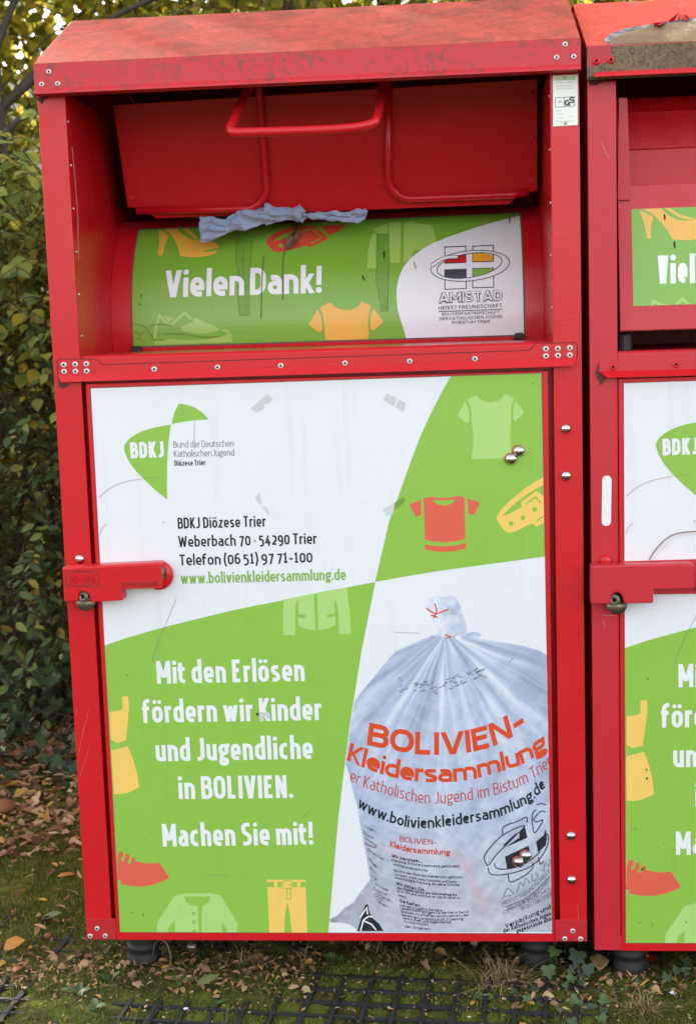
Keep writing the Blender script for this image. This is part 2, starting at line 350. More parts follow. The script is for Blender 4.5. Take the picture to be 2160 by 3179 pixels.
def glyph(ch, kx, wgt):
    key = (ch, round(kx, 3), round(wgt, 3))
    if key in _gc: return _gc[key]
    R0, spec = G[ch]; R = R0 * kx; h = wgt / 2; X = .72; C = 1.0
    env = dict(R=R, h=h, X=X, C=C, A=1.05, D=-.24, T=X - h, K=C - h)
    quads = []
    for path in spec.split(';'):
        tk = path.split(); closed = False
        if tk[0] == 'o':
            x, y, f = (eval(q, {}, env) for q in tk[1].split(',')); quads += disc(x, y, h * f); continue
        if tk[0] == 'd':                                             # slanted bar cut off level at both ends
            x, y, x2, y2 = (eval(q, {}, env) for q in tk[1].split(',')); hh = h * 1.06 * (float(tk[2]) if len(tk) > 2 else 1)
            quads.append([Vector((x - hh, y)), Vector((x + hh, y)), Vector((x2 + hh, y2)), Vector((x2 - hh, y2))]); continue
        if tk[0] == 'z': closed = True; tk = tk[1:]
        pts = []
        for q in tk:
            r = 0
            x, y = q.split(',')
            if '/' in y: y, r = y.split('/'); r = max(float(r) * max(1, min(kx * .95, 1.7)), h * 1.12)
            pts.append((eval(x, {}, env), eval(y, {}, env), r) if r else (eval(x, {}, env), eval(y, {}, env)))
        quads += ribbon(arc_pts(pts, 5, closed), h, closed)
    vs = []; fs = []
    for q in quads:
        ar = sum(q[i].x * q[(i + 1) % len(q)].y - q[(i + 1) % len(q)].x * q[i].y for i in range(len(q)))
        if abs(ar) < 1e-9: continue
        if ar < 0: q = q[::-1]
        fs.append(list(range(len(vs), len(vs) + len(q)))); vs += q
    rv, re, rf, _a, _b, of = delaunay_2d_cdt(vs, [], fs, 1, 1e-5); rf = [f for f, o in zip(rf, of) if o]
    res = ([Vector(v) for v in rv], [tuple(f) for f in rf], R); _gc[key] = res; return res
def text_tris(s, width, wgt=.17, gap=.075, space=.20, fixk=None):
    """lettering in units of the cap height, inner widths stretched so that the ink is `width` long"""
    n = len([c for c in s if c != ' ']); sp = s.count(' ')
    sumR = sum(G[c][0] for c in s if c != ' ')
    k = fixk or max(.3, (width - n * wgt - (n - 1 - sp) * gap - sp * space) / max(sumR, 1e-6))
    x = 0; out = []; first = True; tot = 0
    for c in s:
        if c == ' ': x += space - gap; continue
        v, f, R = glyph(c, k, wgt)
        out.append(([Vector((p.x + x + wgt / 2, p.y)) for p in v], f)); x += R + wgt; tot = x; x += gap
    sc = width / tot
    return [([Vector((p.x * sc, p.y)) for p in v], f) for v, f in out]

# ------------------------------------------------------------------ printed sheets
class Sheet:
    """maps photo pixels to a flat (or curved) sheet; prints sit a fraction of a millimetre proud, one step per layer"""
    def __init__(s, parent, to2d, to3d, step=.00022, cut=None): s.par = parent; s.to2d = to2d; s.to3d = to3d; s.step = step; s.cut = cut; s.n = 0; s.clip = None
    def emit(s, name, tris, mat, layer, label=None):
        """tris: list of (verts2d, faces)"""
        vs = []; fs = []
        for v, f in tris:
            for t in f:
                poly = [v[i] for i in t]
                a = sum(poly[i].x * poly[(i + 1) % len(poly)].y - poly[(i + 1) % len(poly)].x * poly[i].y for i in range(len(poly)))
                if abs(a) < 1e-12: continue
                if a < 0: poly.reverse()
                for cl in (s.clip or []):
                    poly = halfplane(poly, cl)
                    if len(poly) < 3: break
                if len(poly) < 3: continue
                for pp in (s.cut(poly) if s.cut else [poly]):
                    fs.append(tuple(range(len(vs), len(vs) + len(pp)))); vs += [s.to3d(p, layer * s.step) for p in pp]
        m = MB(); m.add(vs, fs); me = m.mesh(name, mat)
        bm = bmesh.new(); bm.from_mesh(me); bmesh.ops.remove_doubles(bm, verts=bm.verts, dist=1e-6); bm.to_mesh(me); bm.free()
        return link(name, me, s.par, label=label)
    def poly(s, name, px, mat, layer=1, holes=(), smooth=0, raw=False, label=None):
        loops = [px] + list(holes); L2 = []
        for lp in loops:
            q = [s.to2d(*p) if not raw else Vector(p) for p in lp]; L2.append(q)
        flat = [p for q in L2 for p in q]
        tri = tessellate_polygon([[p.to_3d() for p in q] for q in L2])
        return s.emit(name, [(flat, [tuple(t) for t in tri])], mat, layer, label)
    def multi(s, name, polys, mat, layer=1):
        for lp in polys: o = s.poly(name, lp, mat, layer)
        return o
    def stroke(s, name, px, wpx, mat, layer=1, closed=False):
        return s.strokes(name, [(px, closed)], wpx, mat, layer)
    def strokes(s, name, lines, wpx, mat, layer=1, join=False):
        if len(lines) > 1 and not join:
            for i, l_ in enumerate(lines): o = s.strokes(name, [l_], wpx, mat, layer + .12 * (i % 6))
            return o
        vs = []; fs = []
        for px, closed in lines:
            px = [Vector(p) for p in px]
            for q in ribbon(px, wpx / 2, closed):
                q = [s.to2d(*p) for p in q]
                ar = sum(q[i].x * q[(i + 1) % 4].y - q[(i + 1) % 4].x * q[i].y for i in range(4))
                if ar < 0: q = q[::-1]
                fs.append(list(range(len(vs), len(vs) + 4))); vs += q
        rv, re, rf, _a, _b, of = delaunay_2d_cdt(vs, [], fs, 1, 1e-6); rf = [f for f, o in zip(rf, of) if o]
        return s.emit(name, [([Vector(v) for v in rv], [tuple(f) for f in rf])], mat, layer)
    def text(s, name, string, p0, p1, cap, mat, layer=3, wgt=.17, gap=.075, space=.20, grow=0):
        """ink runs from pixel p0 to p1 along the baseline; cap = cap height in pixels"""
        a = s.to2d(*p0); b = s.to2d(*p1); dx = (b - a); n = Vector((-(p1[1] - p0[1]), (p1[0] - p0[0]))).normalized()
        top = s.to2d(p0[0] - n.x * cap * 1.0, p0[1] - n.y * cap); H = (top - a).length
        ex = dx.normalized(); ey = Vector((-ex.y, ex.x)); 
        if ey.y < 0: ey = -ey
        tr = text_tris(string, dx.length / H, wgt, gap, space)
        if grow:
            ref = text_tris(string, dx.length / H, wgt - grow, gap + grow, space)
        return s.emit(name, [([a + ex * (p.x * H) + ey * (p.y * H) for p in v], f) for v, f in tr], mat, layer)
    def arctext(s, name, string, base, cap, mat, layer=3, wgt=.17, gap=.075, space=.22, lean=0.0):
        """lettering along a curved baseline of pixels; letters stay upright"""
        pts = catmull(base, 8); L = [0]
        for i in range(1, len(pts)): L.append(L[-1] + (pts[i] - pts[i - 1]).length)
        tot = L[-1]; out = []
        def at(d):
            d = max(0, min(tot - 1e-6, d)); i = max(j for j in range(len(L) - 1) if L[j] <= d); t = (d - L[i]) / (L[i + 1] - L[i] + 1e-9)
            return pts[i].lerp(pts[i + 1], t), (pts[i + 1] - pts[i]).normalized()
        for v, f in text_tris(string, tot / cap, wgt, gap, space):
            cx = sum(p.x for p in v) / len(v); c, t = at(cx * cap); up = Vector((t.y, -t.x)).lerp(Vector((0, -1)), .45).normalized(); q = []
            for p in v:
                w_ = c + t * ((p.x - cx) * cap) + up * (p.y * cap); q.append(s.to2d(w_.x, w_.y))
            out.append((q, f))
        return s.emit(name, out, mat, layer)
def halfplane(poly, cl):
    """keep the side where n.p <= d"""
    n, d = cl; out = []
    for i in range(len(poly)):
        a, b = poly[i], poly[(i + 1) % len(poly)]; da = n.dot(a) - d; db = n.dot(b) - d
        if da <= 0: out.append(a)
        if da * db < 0: out.append(a.lerp(b, da / (da - db)))
    return out
def edge_clip(a, b, inside):
    n = Vector((-(b - a).y, (b - a).x)).normalized(); d = n.dot(a)
    if n.dot(inside) > d: n = -n; d = -d
    return (n, d)

# shared hardware meshes (face -Y, centred on the origin)
def hw(name, prof, mats, mis=None, n=14):
    m = MB(); m.lathe(prof, (0, 0, 0), (0, -1, 0), n, 0, mis); return m.mesh(name, mats, True)
RIVET = hw('rivet', [(.0058, 0), (.0056, .0010), (.0046, .0020), (.0030, .0024), (.0022, .0022), (.0020, .0006), (0, .0005)], [ALUD, DARK], [0, 0, 0, 0, 1, 1])
RIVETR = hw('rivet_painted', [(.0070, 0), (.0068, .0010), (.0056, .0024), (.0034, .0028), (.0026, .0024), (.0022, .0008), (0, .0006)], [RED, DARK], [0, 0, 0, 0, 1, 1])
DOME = hw('bolt', [(.0110, 0), (.0110, .0012), (.0105, .0035), (.0090, .0058), (.0066, .0076), (.0036, .0087), (.0001, .0090)], [CHROME], None, 24)
DOMER = hw('bolt_painted', [(.0115, 0), (.0115, .0012), (.0109, .0036), (.0094, .0062), (.0068, .0080), (.0036, .0090), (.0001, .0093)], [RED], None, 24)
RING = hw('ring', [(.0132, 0), (.0132, .0006), (.0002, .0006)], [V_BAGRED2], None, 20)
def put(me, name, parent, p, scale=1.0):
    o = link(name, me, parent); o.location = o.location + Vector(p); o.scale = (scale,) * 3; return o

# ================================================================== THE SETTING
def fbm(x, y, s=1.0, o=4): return noise.fractal(Vector((x * s, y * s, 3.3)), 1.0, 2.0, o)
def ground_z(x, y):
    z = GZ + .006 * fbm(x, y, 3.0)
    if y > .35: z += .012 * fbm(x, y, 1.6) + .02 * min(1, (y - .35)) * (1 + fbm(x, y, 4))
    if y > 2.0: z += (min(y, 4.5) - 2.0) * .42  # bank added behind the hedge to keep brightness out of its gaps
    if y > 4.5: z += (min(y, 16) - 4.5) * .34  # hillside added to shut out the low sky
    return z
def soil_mat():
    k = NT('mossy_soil'); v = k.coord(kind='World')
    a = k.noise(v, 6, 7, .65, .4); b = k.noise(v, 55, 8, .7)
    c = k.ramp(a, [(.36, srgb(48, 40, 30)), (.50, srgb(72, 66, 36)), (.64, srgb(86, 92, 38))])
    c = k.mix(k.math('MULTIPLY', b, .55), c, srgb(44, 34, 24))
    k.set(**{'Base Color': c, 'Roughness': .95, 'Specular IOR Level': .2}); k.bump(b, .8, .01); return k.m
SOIL = soil_mat()
def grid_sheet(name, x0, x1, y0, y1, st, zf, mat):
    nx = int((x1 - x0) / st) + 1; ny = int((y1 - y0) / st) + 1; m = MB()
    vs = [(x0 + i * st, y0 + j * st, zf(x0 + i * st, y0 + j * st)) for j in range(ny) for i in range(nx)]
    m.add(vs, [(j * nx + i, j * nx + i + 1, (j + 1) * nx + i + 1, (j + 1) * nx + i) for j in range(ny - 1) for i in range(nx - 1)])
    return m.build(name, mat, None, True)
def big_ground():
    xs = [-160, -60, -24, -9] + [-4 + i * .1 for i in range(81)] + [9, 24, 60, 160]
    ys = [-160, -60, -24, -9] + [-4 + i * .1 for i in range(91)] + [6, 8, 10, 12, 16, 24, 60, 160]
    m = MB(); nx = len(xs)
    m.add([(x, y, ground_z(x, y)) for y in ys for x in xs], [(j * nx + i, j * nx + i + 1, (j + 1) * nx + i + 1, (j + 1) * nx + i) for j in range(len(ys) - 1) for i in range(nx - 1)])
    o = m.build('ground', SOIL, None, True); o['kind'] = 'structure'; o['label'] = 'mossy soil around and under the containers'; return o
GROUND = big_ground()

# ================================================================== LEFT CONTAINER
W = 1.15
C1 = empty('clothing_container', (W / 2, .55, GZ))
tag(C1, 'large red metal clothing donation container, whole front in view, blue rag in its chute', 'container', 'red clothing containers')
XI, XJ = .0605, 1.0895                       # inner edges of the two posts
def sides(par, x0, x1, rz, dz=0.0, depth=1.12):
    z0 = dz
    prof = [(.012, z0), (.012, rz + .0174), (.31, rz + .155), (.62, rz + .151), (depth, rz), (depth, z0)]
    for xa in (x0, x1 - .004):
        m = MB(); m.prism([(xa, y, z) for y, z in prof], (.004, 0, 0)); m.build('side_panel', RED, par)
    MB().box(x0 + .004, x1 - .004, depth - .004, depth, z0, rz - .0005).build('back_panel', RED, par)
    MB().box(x0 + .004, x1 - .004, .05, depth - .004, z0 + .002, z0 + .006).build('floor_panel', DARK, par)
sides(C1, .001, W - .001, 1.966)
MB().box(0, XI, 0, .012, .0, 1.905).build('post', RED, C1, bevel=.0018)
MB().box(XJ, W, 0, .012, .0, 1.905).build('post', RED, C1, bevel=.0018)
MB().box(XI - .004, XI + .0085, .03, .036, .0, 1.30).build('gap_backing', RED_SHADE, C1)  # this and the next plate are added so the door gaps look dark
MB().box(XI + .0085, XJ + .004, .036, .040, .0, 1.30).build('added_backing', RED_SHADE, C1)
# recess side walls
for xa, yb, nm in ((XI - .004, .393, 0), (XJ, .30, 1)):
    m = MB(); m.prism([(xa, y, z) for y, z in ((.012, 1.345), (.012, 1.908), (yb, 1.908), (yb + .02, 1.70), (.54, 1.69), (.54, 1.345))], (.004, 0, 0))
    wl = m.build('recess_wall', RED_SHADE, C1)
    if nm == 0:
        SCREW = MB().lathe([(.0036, 0), (.0034, .0012), (.0022, .002), (.0001, .0022)], (0, 0, 0), (1, 0, 0), 10).mesh('screw', ALU, True)
        for px, py in ((213, 378), (221.5, 513.5), (229.5, 648), (238.5, 782), (246, 914), (255, 1043.5)):
            d = ray(px, py); q = CAM_LOC + d * ((XI + .0002 - CAM_LOC.x) / d.x); put(SCREW, 'screw', wl, q)
        MB().tube([(XI + .0004, .035, 1.80), (XI + .0004, .05, 1.66), (XI + .0006, .035, 1.56)], .0006, 5).build('scratch', SCUFF, wl)
    else:
        for k in range(5): put(SCREW, 'screw', wl, (XJ - .0003, .02, 1.42 + k * .11)).rotation_euler = (0, 0, math.pi)
# ledge
lm = MB(); lm.prism([(XI, y, z) for y, z in ((.0, 1.30), (.0, 1.342), (.006, 1.348), (.56, 1.352), (.56, 1.30))], (XJ - XI, 0, 0)); lm.build('ledge', RED, C1, bevel=.0015)
# roof
EY = -.030
def roof(par, x0, x1, zb, zt, mats, ridge=(.31, .157), lip=.016):
    r = MB(); ry, rz = ridge
    top = [(EY, zt), (ry, zt + rz), (.62, zt + rz - .004), (1.16, zt - .01)]
    th = .004
    prof = top + [(y, z - th) for y, z in reversed(top)]
    r.prism([(x0, y, z) for y, z in prof], (x1 - x0, 0, 0))
    return r.build('roof', mats, par, bevel=.0)
ro = roof(C1, .0055, W, 1.902, 1.966, ROOF)
fa = MB(); fa.prism([(.0055, y, z) for y, z in ((EY - .0005, 1.9655), (EY - .0005, 1.914), (EY - .008, 1.906), (EY - .009, 1.902), (EY + .03, 1.902), (EY + .03, 1.905), (EY + .004, 1.906), (EY + .004, 1.9615))], (W - .0055, 0, 0))
fa = fa.build('fascia', FASCIA, C1, bevel=.0012)
for z_, pts in (((80, 150, 3.9475), ((288, 288), (200, 441), (396, 434))),):
    for px in Z(z_, pts): put(RIVET, 'rivet', fa, U(*px, EY - .0007))
for px in Z((1080, 0, 1.462), ((984, 201), (945, 261), (1023, 257))): put(RIVET, 'rivet', fa, U(*px, EY - .0007))
MB().box(.004, .0055, EY, .30, 1.902, 1.963).build('roof_end', RED_WORN, C1); MB().box(W - .0001, W + .0012, EY, .30, 1.902, 1.963).build('roof_end', RED_WORN, C1)
# lower soot line under eave: grime patch on the left post
# upper flap of the chute
FP = Vector((0, .25, 1.93)); FN = Vector((0, -.24, -.08)).normalized()
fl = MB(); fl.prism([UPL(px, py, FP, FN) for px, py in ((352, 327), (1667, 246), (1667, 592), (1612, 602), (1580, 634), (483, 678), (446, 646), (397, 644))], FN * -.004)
fl = fl.build('chute_flap', RED_SHADE, C1, bevel=.001)
def fpt(px, py, off=.012): return UPL(px, py, FP + FN * off, FN)
def tpath(px, rpx, off=.012):
    pts = arc_pts([(x, y, r) if r else (x, y) for x, y, r in px], 8); return [fpt(p.x, p.y, off) for p in pts]
def z4(x, y): return (650 + x / 2.632, 200 + y / 2.632)
RT = .0088
for path in ([(*z4(398, 150), 0), (*z4(405, 200), 0), (*z4(468, 1000), 0), (*z4(468, 1165), 60), (*z4(300, 1180), 0), (425, 655, 0)], [(*z4(1462, 110), 0), (*z4(1460, 900), 0), (*z4(1480, 1100), 62), (1300, 616, 0), (1585, 605, 0), (1640, 596, 0)]):
    MB().tube(tpath(path, 0), RT, 12).build('handle_tube', RED_SHADE, fl, True)
def hpt(x, y, d): p = z4(x, y); return U(*p, d)
hp = [hpt(345, 130, .245), hpt(318, 205, .20), hpt(250, 340, .10), hpt(188, 480, .012), hpt(172, 520, -.006), hpt(190, 548, -.016), hpt(250, 556, -.020), hpt(400, 552, -.020), hpt(800, 540, -.020), hpt(1100, 525, -.020), hpt(1260, 503, -.018), hpt(1340, 475, -.010), hpt(1366, 440, .004), hpt(1388, 330, .08), hpt(1412, 200, .17), hpt(1425, 100, .245)]
MB().tube(catmull(hp, 5), .0100, 14).build('pull_handle', RED, fl, True)
for px in Z((1080, 0, 1.462), ((840, 420), (834, 622), (832, 820))): put(RIVETR, 'rivet', fl, fpt(*px, .0005), .7)
for px in Z((0, 0, 1.462), ((597, 897),)): put(RIVETR, 'rivet', fl, fpt(*px, .0005), .7)
# drum
DZ, DR, DY = 1.40, .30, .300
def dprof(z): return DY + DR - math.sqrt(max(1e-6, DR * DR - (z - DZ) ** 2))
def UC(px, py):
    y = DY + .02
    for _ in range(12): p = U(px, py, y); y = .5 * y + .5 * dprof(max(1.3, min(1.66, p.z)))
    return Vector((p.x, p.z))
def d3(p, off):
    y = dprof(p.y); n = Vector((0, (y - DY - DR) / DR, (p.y - DZ) / DR)); return Vector((p.x, y, p.y)) + n * off
def dcut(poly):
    out = []; a = min(p.y for p in poly); b = max(p.y for p in poly); st = .0115; k = math.floor(a / st)
    while k * st < b:
        q = halfplane(halfplane(poly, (Vector((0, -1)), -k * st)), (Vector((0, 1)), (k + 1) * st))
        if len(q) > 2: out.append(q)
        k += 1
    return out
m = MB(); zs = [1.345 + i * (1.668 - 1.345) / 28 for i in range(29)]; vs = []
for z in zs: vs += [(XI + .0005, dprof(z), z), (XJ - .0005, dprof(z), z)]
m.add(vs, [(2 * i, 2 * i + 1, 2 * i + 3, 2 * i + 2) for i in range(28)])
zt = zs[-1]; m.add([(XI, dprof(zt), zt), (XJ, dprof(zt), zt), (XJ, .62, zt + .01), (XI, .62, zt + .01)], [(0, 1, 2, 3)])
drum = m.build('chute_drum', RED_SHADE, C1, True)
DS = Sheet(drum, UC, d3, .00025, dcut)
cor = [UC(*Z(ZN, [(262, 300)])[0]), UC(*Z(ZP, [(1308, 132)])[0]), UC(*Z(ZP, [(1333, 1322)])[0]), UC(*Z(ZN, [(214, 1438)])[0])]
xl = (cor[0].x + cor[3].x) / 2; xr = (cor[1].x + cor[2].x) / 2
quad = [Vector((xl, cor[0].y)), Vector((xr, cor[1].y)), Vector((xr, cor[2].y)), Vector((xl, cor[3].y))]
def grow(q, d):
    return [Vector((q[0].x - d, q[0].y + d)), Vector((q[1].x + d, q[1].y + d)), Vector((q[2].x + d, q[2].y - d)), Vector((q[3].x - d, q[3].y - d))]
DS.poly('sealant_edge', grow(quad, .0035), EDGE, 1, raw=True)
dp = DS.poly('printed_panel', quad, V_DGREEN, 2, raw=True)
qc = sum(quad, Vector((0, 0))) / 4
DS.clip = [edge_clip(quad[i], quad[(i + 1) % 4], qc) for i in range(4)]
DS.poly('heel_print', Z(ZN, [(455, 298), (500, 310), (552, 360), (515, 440), (490, 548), (447, 545), (460, 420)]), V_DYEL, 3)
DS.poly('shoe_print', Z(ZN, [(500, 284), (640, 284), (690, 345), (770, 390), (830, 398), (880, 385), (950, 400), (1010, 425), (1040, 460), (1035, 475), (960, 488), (885, 505), (890, 515), (960, 508), (1030, 500), (1015, 525), (960, 548), (880, 562), (780, 566), (700, 560), (660, 552), (645, 480), (610, 400), (560, 330)]), V_DYEL, 3)
DS.poly('shoe_strap_print', Z(ZN, [(685, 284), (745, 284), (800, 340), (835, 388), (800, 380), (740, 330)]), V_DYEL, 3)
DS.poly('belt_print', Z(ZO, [(78, 415), (120, 360), (200, 315), (300, 280), (365, 262), (420, 262), (540, 262), (600, 300), (650, 330), (690, 385), (600, 430), (515, 468), (470, 450), (380, 480), (300, 500), (200, 518), (160, 510), (120, 470)]), V_DRED, 3, holes=[Z(ZO, [(145, 410), (200, 370), (300, 330), (375, 305), (330, 350), (250, 385)])])
DS.strokes('buckle_print', [(Z(ZO, [(420, 330), (470, 305), (530, 292), (570, 315), (625, 375), (590, 400), (520, 428)]), False)], 3.2, V_DGREEN, 4)
DS.poly('belt_hole_print', [Z(ZO, [(228 + 24 * math.cos(a * .5236), 455 + 18 * math.sin(a * .5236))])[0] for a in range(12)], V_DGREEN, 4)
DS.poly('belt_end_print', Z(ZO, [(610, 262), (860, 240), (840, 275), (760, 330), (700, 350), (650, 300)]), V_DRED, 3)
DS.multi('cardigan_print', [Z(ZO, [(1290, 225), (1405, 222), (1395, 622), (1300, 615), (1290, 520), (1280, 350), (1170, 330), (1140, 290)]), Z(ZO, [(1130, 332), (1168, 336), (1165, 480), (1190, 560), (1190, 675), (1072, 675), (1080, 530), (1100, 400)]), Z(ZP, [(170, 222), (270, 212), (285, 230), (430, 250), (455, 285), (490, 420), (390, 480), (330, 490), (345, 410), (330, 492), (270, 500), (225, 590), (165, 620)])], V_DLIGHT, 3)
DS.multi('shirt_print', [Z(ZO, [(590, 1075), (620, 1140), (632, 1230), (630, 1280), (598, 1302), (498, 1222)]), Z(ZO, [(1130, 1062), (1232, 1197), (1138, 1280), (1105, 1270), (1102, 1190), (1110, 1120)]),
    Z(ZO, [(608, 1055), (712, 1005), (745, 1040), (800, 1072), (865, 1085), (930, 1078), (985, 1045), (1018, 995), (1110, 1042), (1085, 1130), (1080, 1230), (1088, 1290), (1080, 1375), (664, 1375), (655, 1300), (650, 1200), (640, 1130)])], V_DYEL, 3)
DS.strokes('sneaker_line_print', [(Z(ZN, [(412, 1365), (425, 1260), (460, 1130), (520, 1205), (575, 1230), (705, 1108), (775, 1172)]), False)], 8.5, V_DLIGHT, 3)
DS.multi('sneaker_print', [Z(ZN, [(672, 1245), (790, 1195), (800, 1150), (1060, 1268), (1000, 1298), (900, 1315), (780, 1305), (675, 1285)]), Z(ZN, [(480, 1128), (600, 1165), (550, 1198)]), Z(ZN, [(415, 1372), (500, 1377), (560, 1364), (700, 1374), (900, 1372), (1050, 1347), (1140, 1316), (1066, 1278), (1100, 1270), (1140, 1285), (1170, 1330), (1172, 1395), (415, 1425)])], V_DLIGHT, 4)
white = Z(ZP, [(1325, 155), (1180, 190), (1000, 238), (800, 300), (600, 370), (450, 430), (330, 500), (230, 580), (165, 660), (120, 760), (98, 870), (95, 950), (105, 1060), (130, 1160), (165, 1270), (195, 1365), (1345, 1345)])
DS.poly('white_field_print', white, V_WHITE, 5)
sq = [Z(ZP, q) for q in ([(568, 468), (775, 460), (775, 618), (570, 625)], [(568, 690), (778, 683), (778, 872), (570, 880)], [(840, 460), (1043, 450), (1043, 607), (842, 612)], [(842, 678), (1045, 672), (1047, 860), (842, 865)])]
DS.strokes('logo_squares_print', [(q, True) for q in sq], 3.0, V_NAVY, 6)
for nm, q, mt in (('logo_red_print', [(572, 575), (640, 545), (772, 528), (772, 616), (572, 621)], V_LRED), ('logo_orange_print', [(844, 525), (950, 530), (1040, 548), (1040, 604), (844, 609)], V_ORANGE), ('logo_black_print', [(570, 692), (776, 686), (776, 775), (700, 778), (600, 770), (570, 760)], V_NAVY), ('logo_green_print', [(845, 681), (1042, 675), (1042, 710), (960, 745), (845, 765)], V_LGRN)):
    DS.poly(nm, Z(ZP, q), mt, 7)
def ell(cx, cy, a, b, rot, n=44, a0=0, a1=2 * math.pi, full=True):
    r = rad(rot); out = []
    for i in range(n + (0 if full else 1)):
        t = a0 + (a1 - a0) * i / n; x, y = a * math.cos(t), b * math.sin(t); out.append((cx + x * math.cos(r) - y * math.sin(r), cy + x * math.sin(r) + y * math.cos(r)))
    return out
eo, ei = ell(817, 652, 386, 146, -6), ell(809, 650, 322, 116, -9)
DS.poly('logo_ring_print', Z(ZP, eo), V_WHITE, 8, holes=[Z(ZP, ei)])
DS.strokes('logo_ring_outline_print', [(Z(ZP, eo), True), (Z(ZP, ei), True)], 2.4, V_NAVY, 9)
tail = catmull([(440, 655), (520, 598), (600, 570), (705, 568)], 6)
DS.strokes('logo_tail_outline_print', [(Z(ZP, tail), False)], 12.5, V_NAVY, 10); DS.strokes('logo_tail_print', [(Z(ZP, tail[:-1]), False)], 8.5, V_WHITE, 11)
def t1(sh, nm, s, z, a, b, cap, mat, **kw): A, B = Z(z, [a, b]); return sh.text(nm, s, A, B, cap / z[2], mat, **kw)
t1(DS, 'amistad_outline_lettering', 'AMISTAD', ZP, (508, 1020), (1137, 992), 106, V_NAVY, layer=9, wgt=.30, gap=.02)
t1(DS, 'amistad_lettering', 'AMISTAD', ZP, (517, 1010), (1128, 984), 92, V_WHITE, layer=10, wgt=.17, gap=.17)
t1(DS, 'lettering', 'HEISST FREUNDSCHAFT', ZP, (508, 1082), (1130, 1055), 36, V_NAVY, layer=9, wgt=.17, gap=.2, space=.5)
DS.strokes('logo_rule_print', [(Z(ZP, [(508, 1098), (1130, 1075)]), False)], 2.6, V_NAVY, 9)
t1(DS, 'lettering', 'BOLIVIENPARTNERSCHAFT', ZP, (540, 1136), (1102, 1118), 28, V_NAVY, layer=9, wgt=.16, gap=.2)
t1(DS, 'lettering', 'DER KATHOLISCHEN JUGEND', ZP, (516, 1182), (1130, 1158), 30, V_NAVY, layer=9, wgt=.16, gap=.2, space=.5)
t1(DS, 'lettering', 'IM BISTUM TRIER', ZP, (640, 1217), (1010, 1207), 28, V_NAVY, layer=9, wgt=.16, gap=.2, space=.5)
A, B = Z(ZN, [(516, 960)])[0], Z(ZO, [(624, 915)])[0]
DS.text('thanks_lettering', 'Vielen Dank!', A, B, 262 / 3.158, V_TEXTW, layer=4, wgt=.19, gap=.075, space=.22)
# grime, tape stains and scratches on the drum print
DS.multi('tape_stain', [Z(ZN, [(1200, 375), (1400, 360), (1370, 400), (1350, 720), (1352, 1130), (1245, 1135), (1215, 720)]), Z(ZO, [(1165, 340), (1285, 330), (1290, 700), (1275, 1095), (1200, 1105), (1190, 960), (1160, 760)])], GSTAIN, 3.4)
DS.strokes('scratch', [(Z(ZN, [(1205, 380), (1210, 560), (1240, 720), (1225, 900), (1245, 1135), (1350, 1130)]), False), (Z(ZN, [(1280, 470), (1275, 700), (1290, 900)]), False), (Z(ZN, [(1398, 360), (1368, 420), (1350, 720)]), False), (Z(ZN, [(1200, 380), (1250, 340), (1300, 360), (1320, 320), (1340, 370), (1400, 350)]), False), (Z(ZO, [(1172, 330), (1165, 500), (1168, 660), (1160, 760), (1190, 980)]), False), (Z(ZO, [(1275, 240), (1290, 420), (1280, 700), (1275, 1090)]), False), (Z(ZO, [(1170, 400), (1230, 450), (1240, 540)]), False)], 1.5, simple('tape_outline', srgb(92, 124, 48), .6, var=.35, scale=120), 3.6)
DS.strokes('tear', [(Z(ZN, [(1482, 560), (1470, 700), (1462, 880), (1460, 1040), (1455, 1160)]), False), (Z(ZO, [(265, 505), (250, 600), (245, 720), (250, 860), (248, 980)]), False)], 2.6, simple('tear_mark', srgb(92, 104, 56), .7, var=.3, scale=200), 12)
DS.strokes('crease', [(catmull(Z(ZN, [(220, 1215), (300, 1235), (350, 1275), (385, 1330), (425, 1375), (520, 1370)]), 5), False), (catmull(Z(ZN, [(520, 1310), (680, 1315), (790, 1330), (920, 1345), (1040, 1338)]), 5), False), (catmull(Z(ZN, [(225, 1290), (280, 1310), (330, 1290)]), 5), False), (catmull(Z(ZN, [(240, 1370), (270, 1350), (300, 1395)]), 4), False), (catmull(Z(ZN, [(360, 1250), (420, 1222), (520, 1222), (590, 1238)]), 4), False)], 2.2, simple('crease_shade', srgb(100, 140, 48), .5), 12)
DS.multi('speck', [Z(ZN, q) for q in ([(282, 925), (292, 935), (288, 962), (281, 950)], [(262, 1020), (280, 1022), (276, 1036), (264, 1032)], [(983, 1028), (990, 1030), (988, 1044)])] + [Z(ZO, q) for q in ([(1228, 520), (1250, 512), (1246, 560), (1238, 600)], [(1020, 730), (1045, 770), (1050, 800), (1030, 780)], [(922, 605), (930, 603), (926, 620)])] + [Z(ZP, q) for q in ([(1195, 190), (1208, 192), (1206, 230), (1200, 250)], [(262, 615), (270, 618), (292, 682), (286, 680)], [(1228, 915), (1238, 920), (1234, 935)])], GRIME, 13)
DS.clip = None
for z_, q in ((ZN, [(182, 1437), (266, 1436), (278, 1500), (172, 1504)]), (ZP, [(1258, 1307), (1335, 1304), (1352, 1370), (1240, 1374)])):
    b_ = MB(); b_.prism([U(*p, DY - .022) for p in Z(z_, q)], (0, .02, 0)); b_.build('rubber_stop', BLACK, C1, bevel=.003)
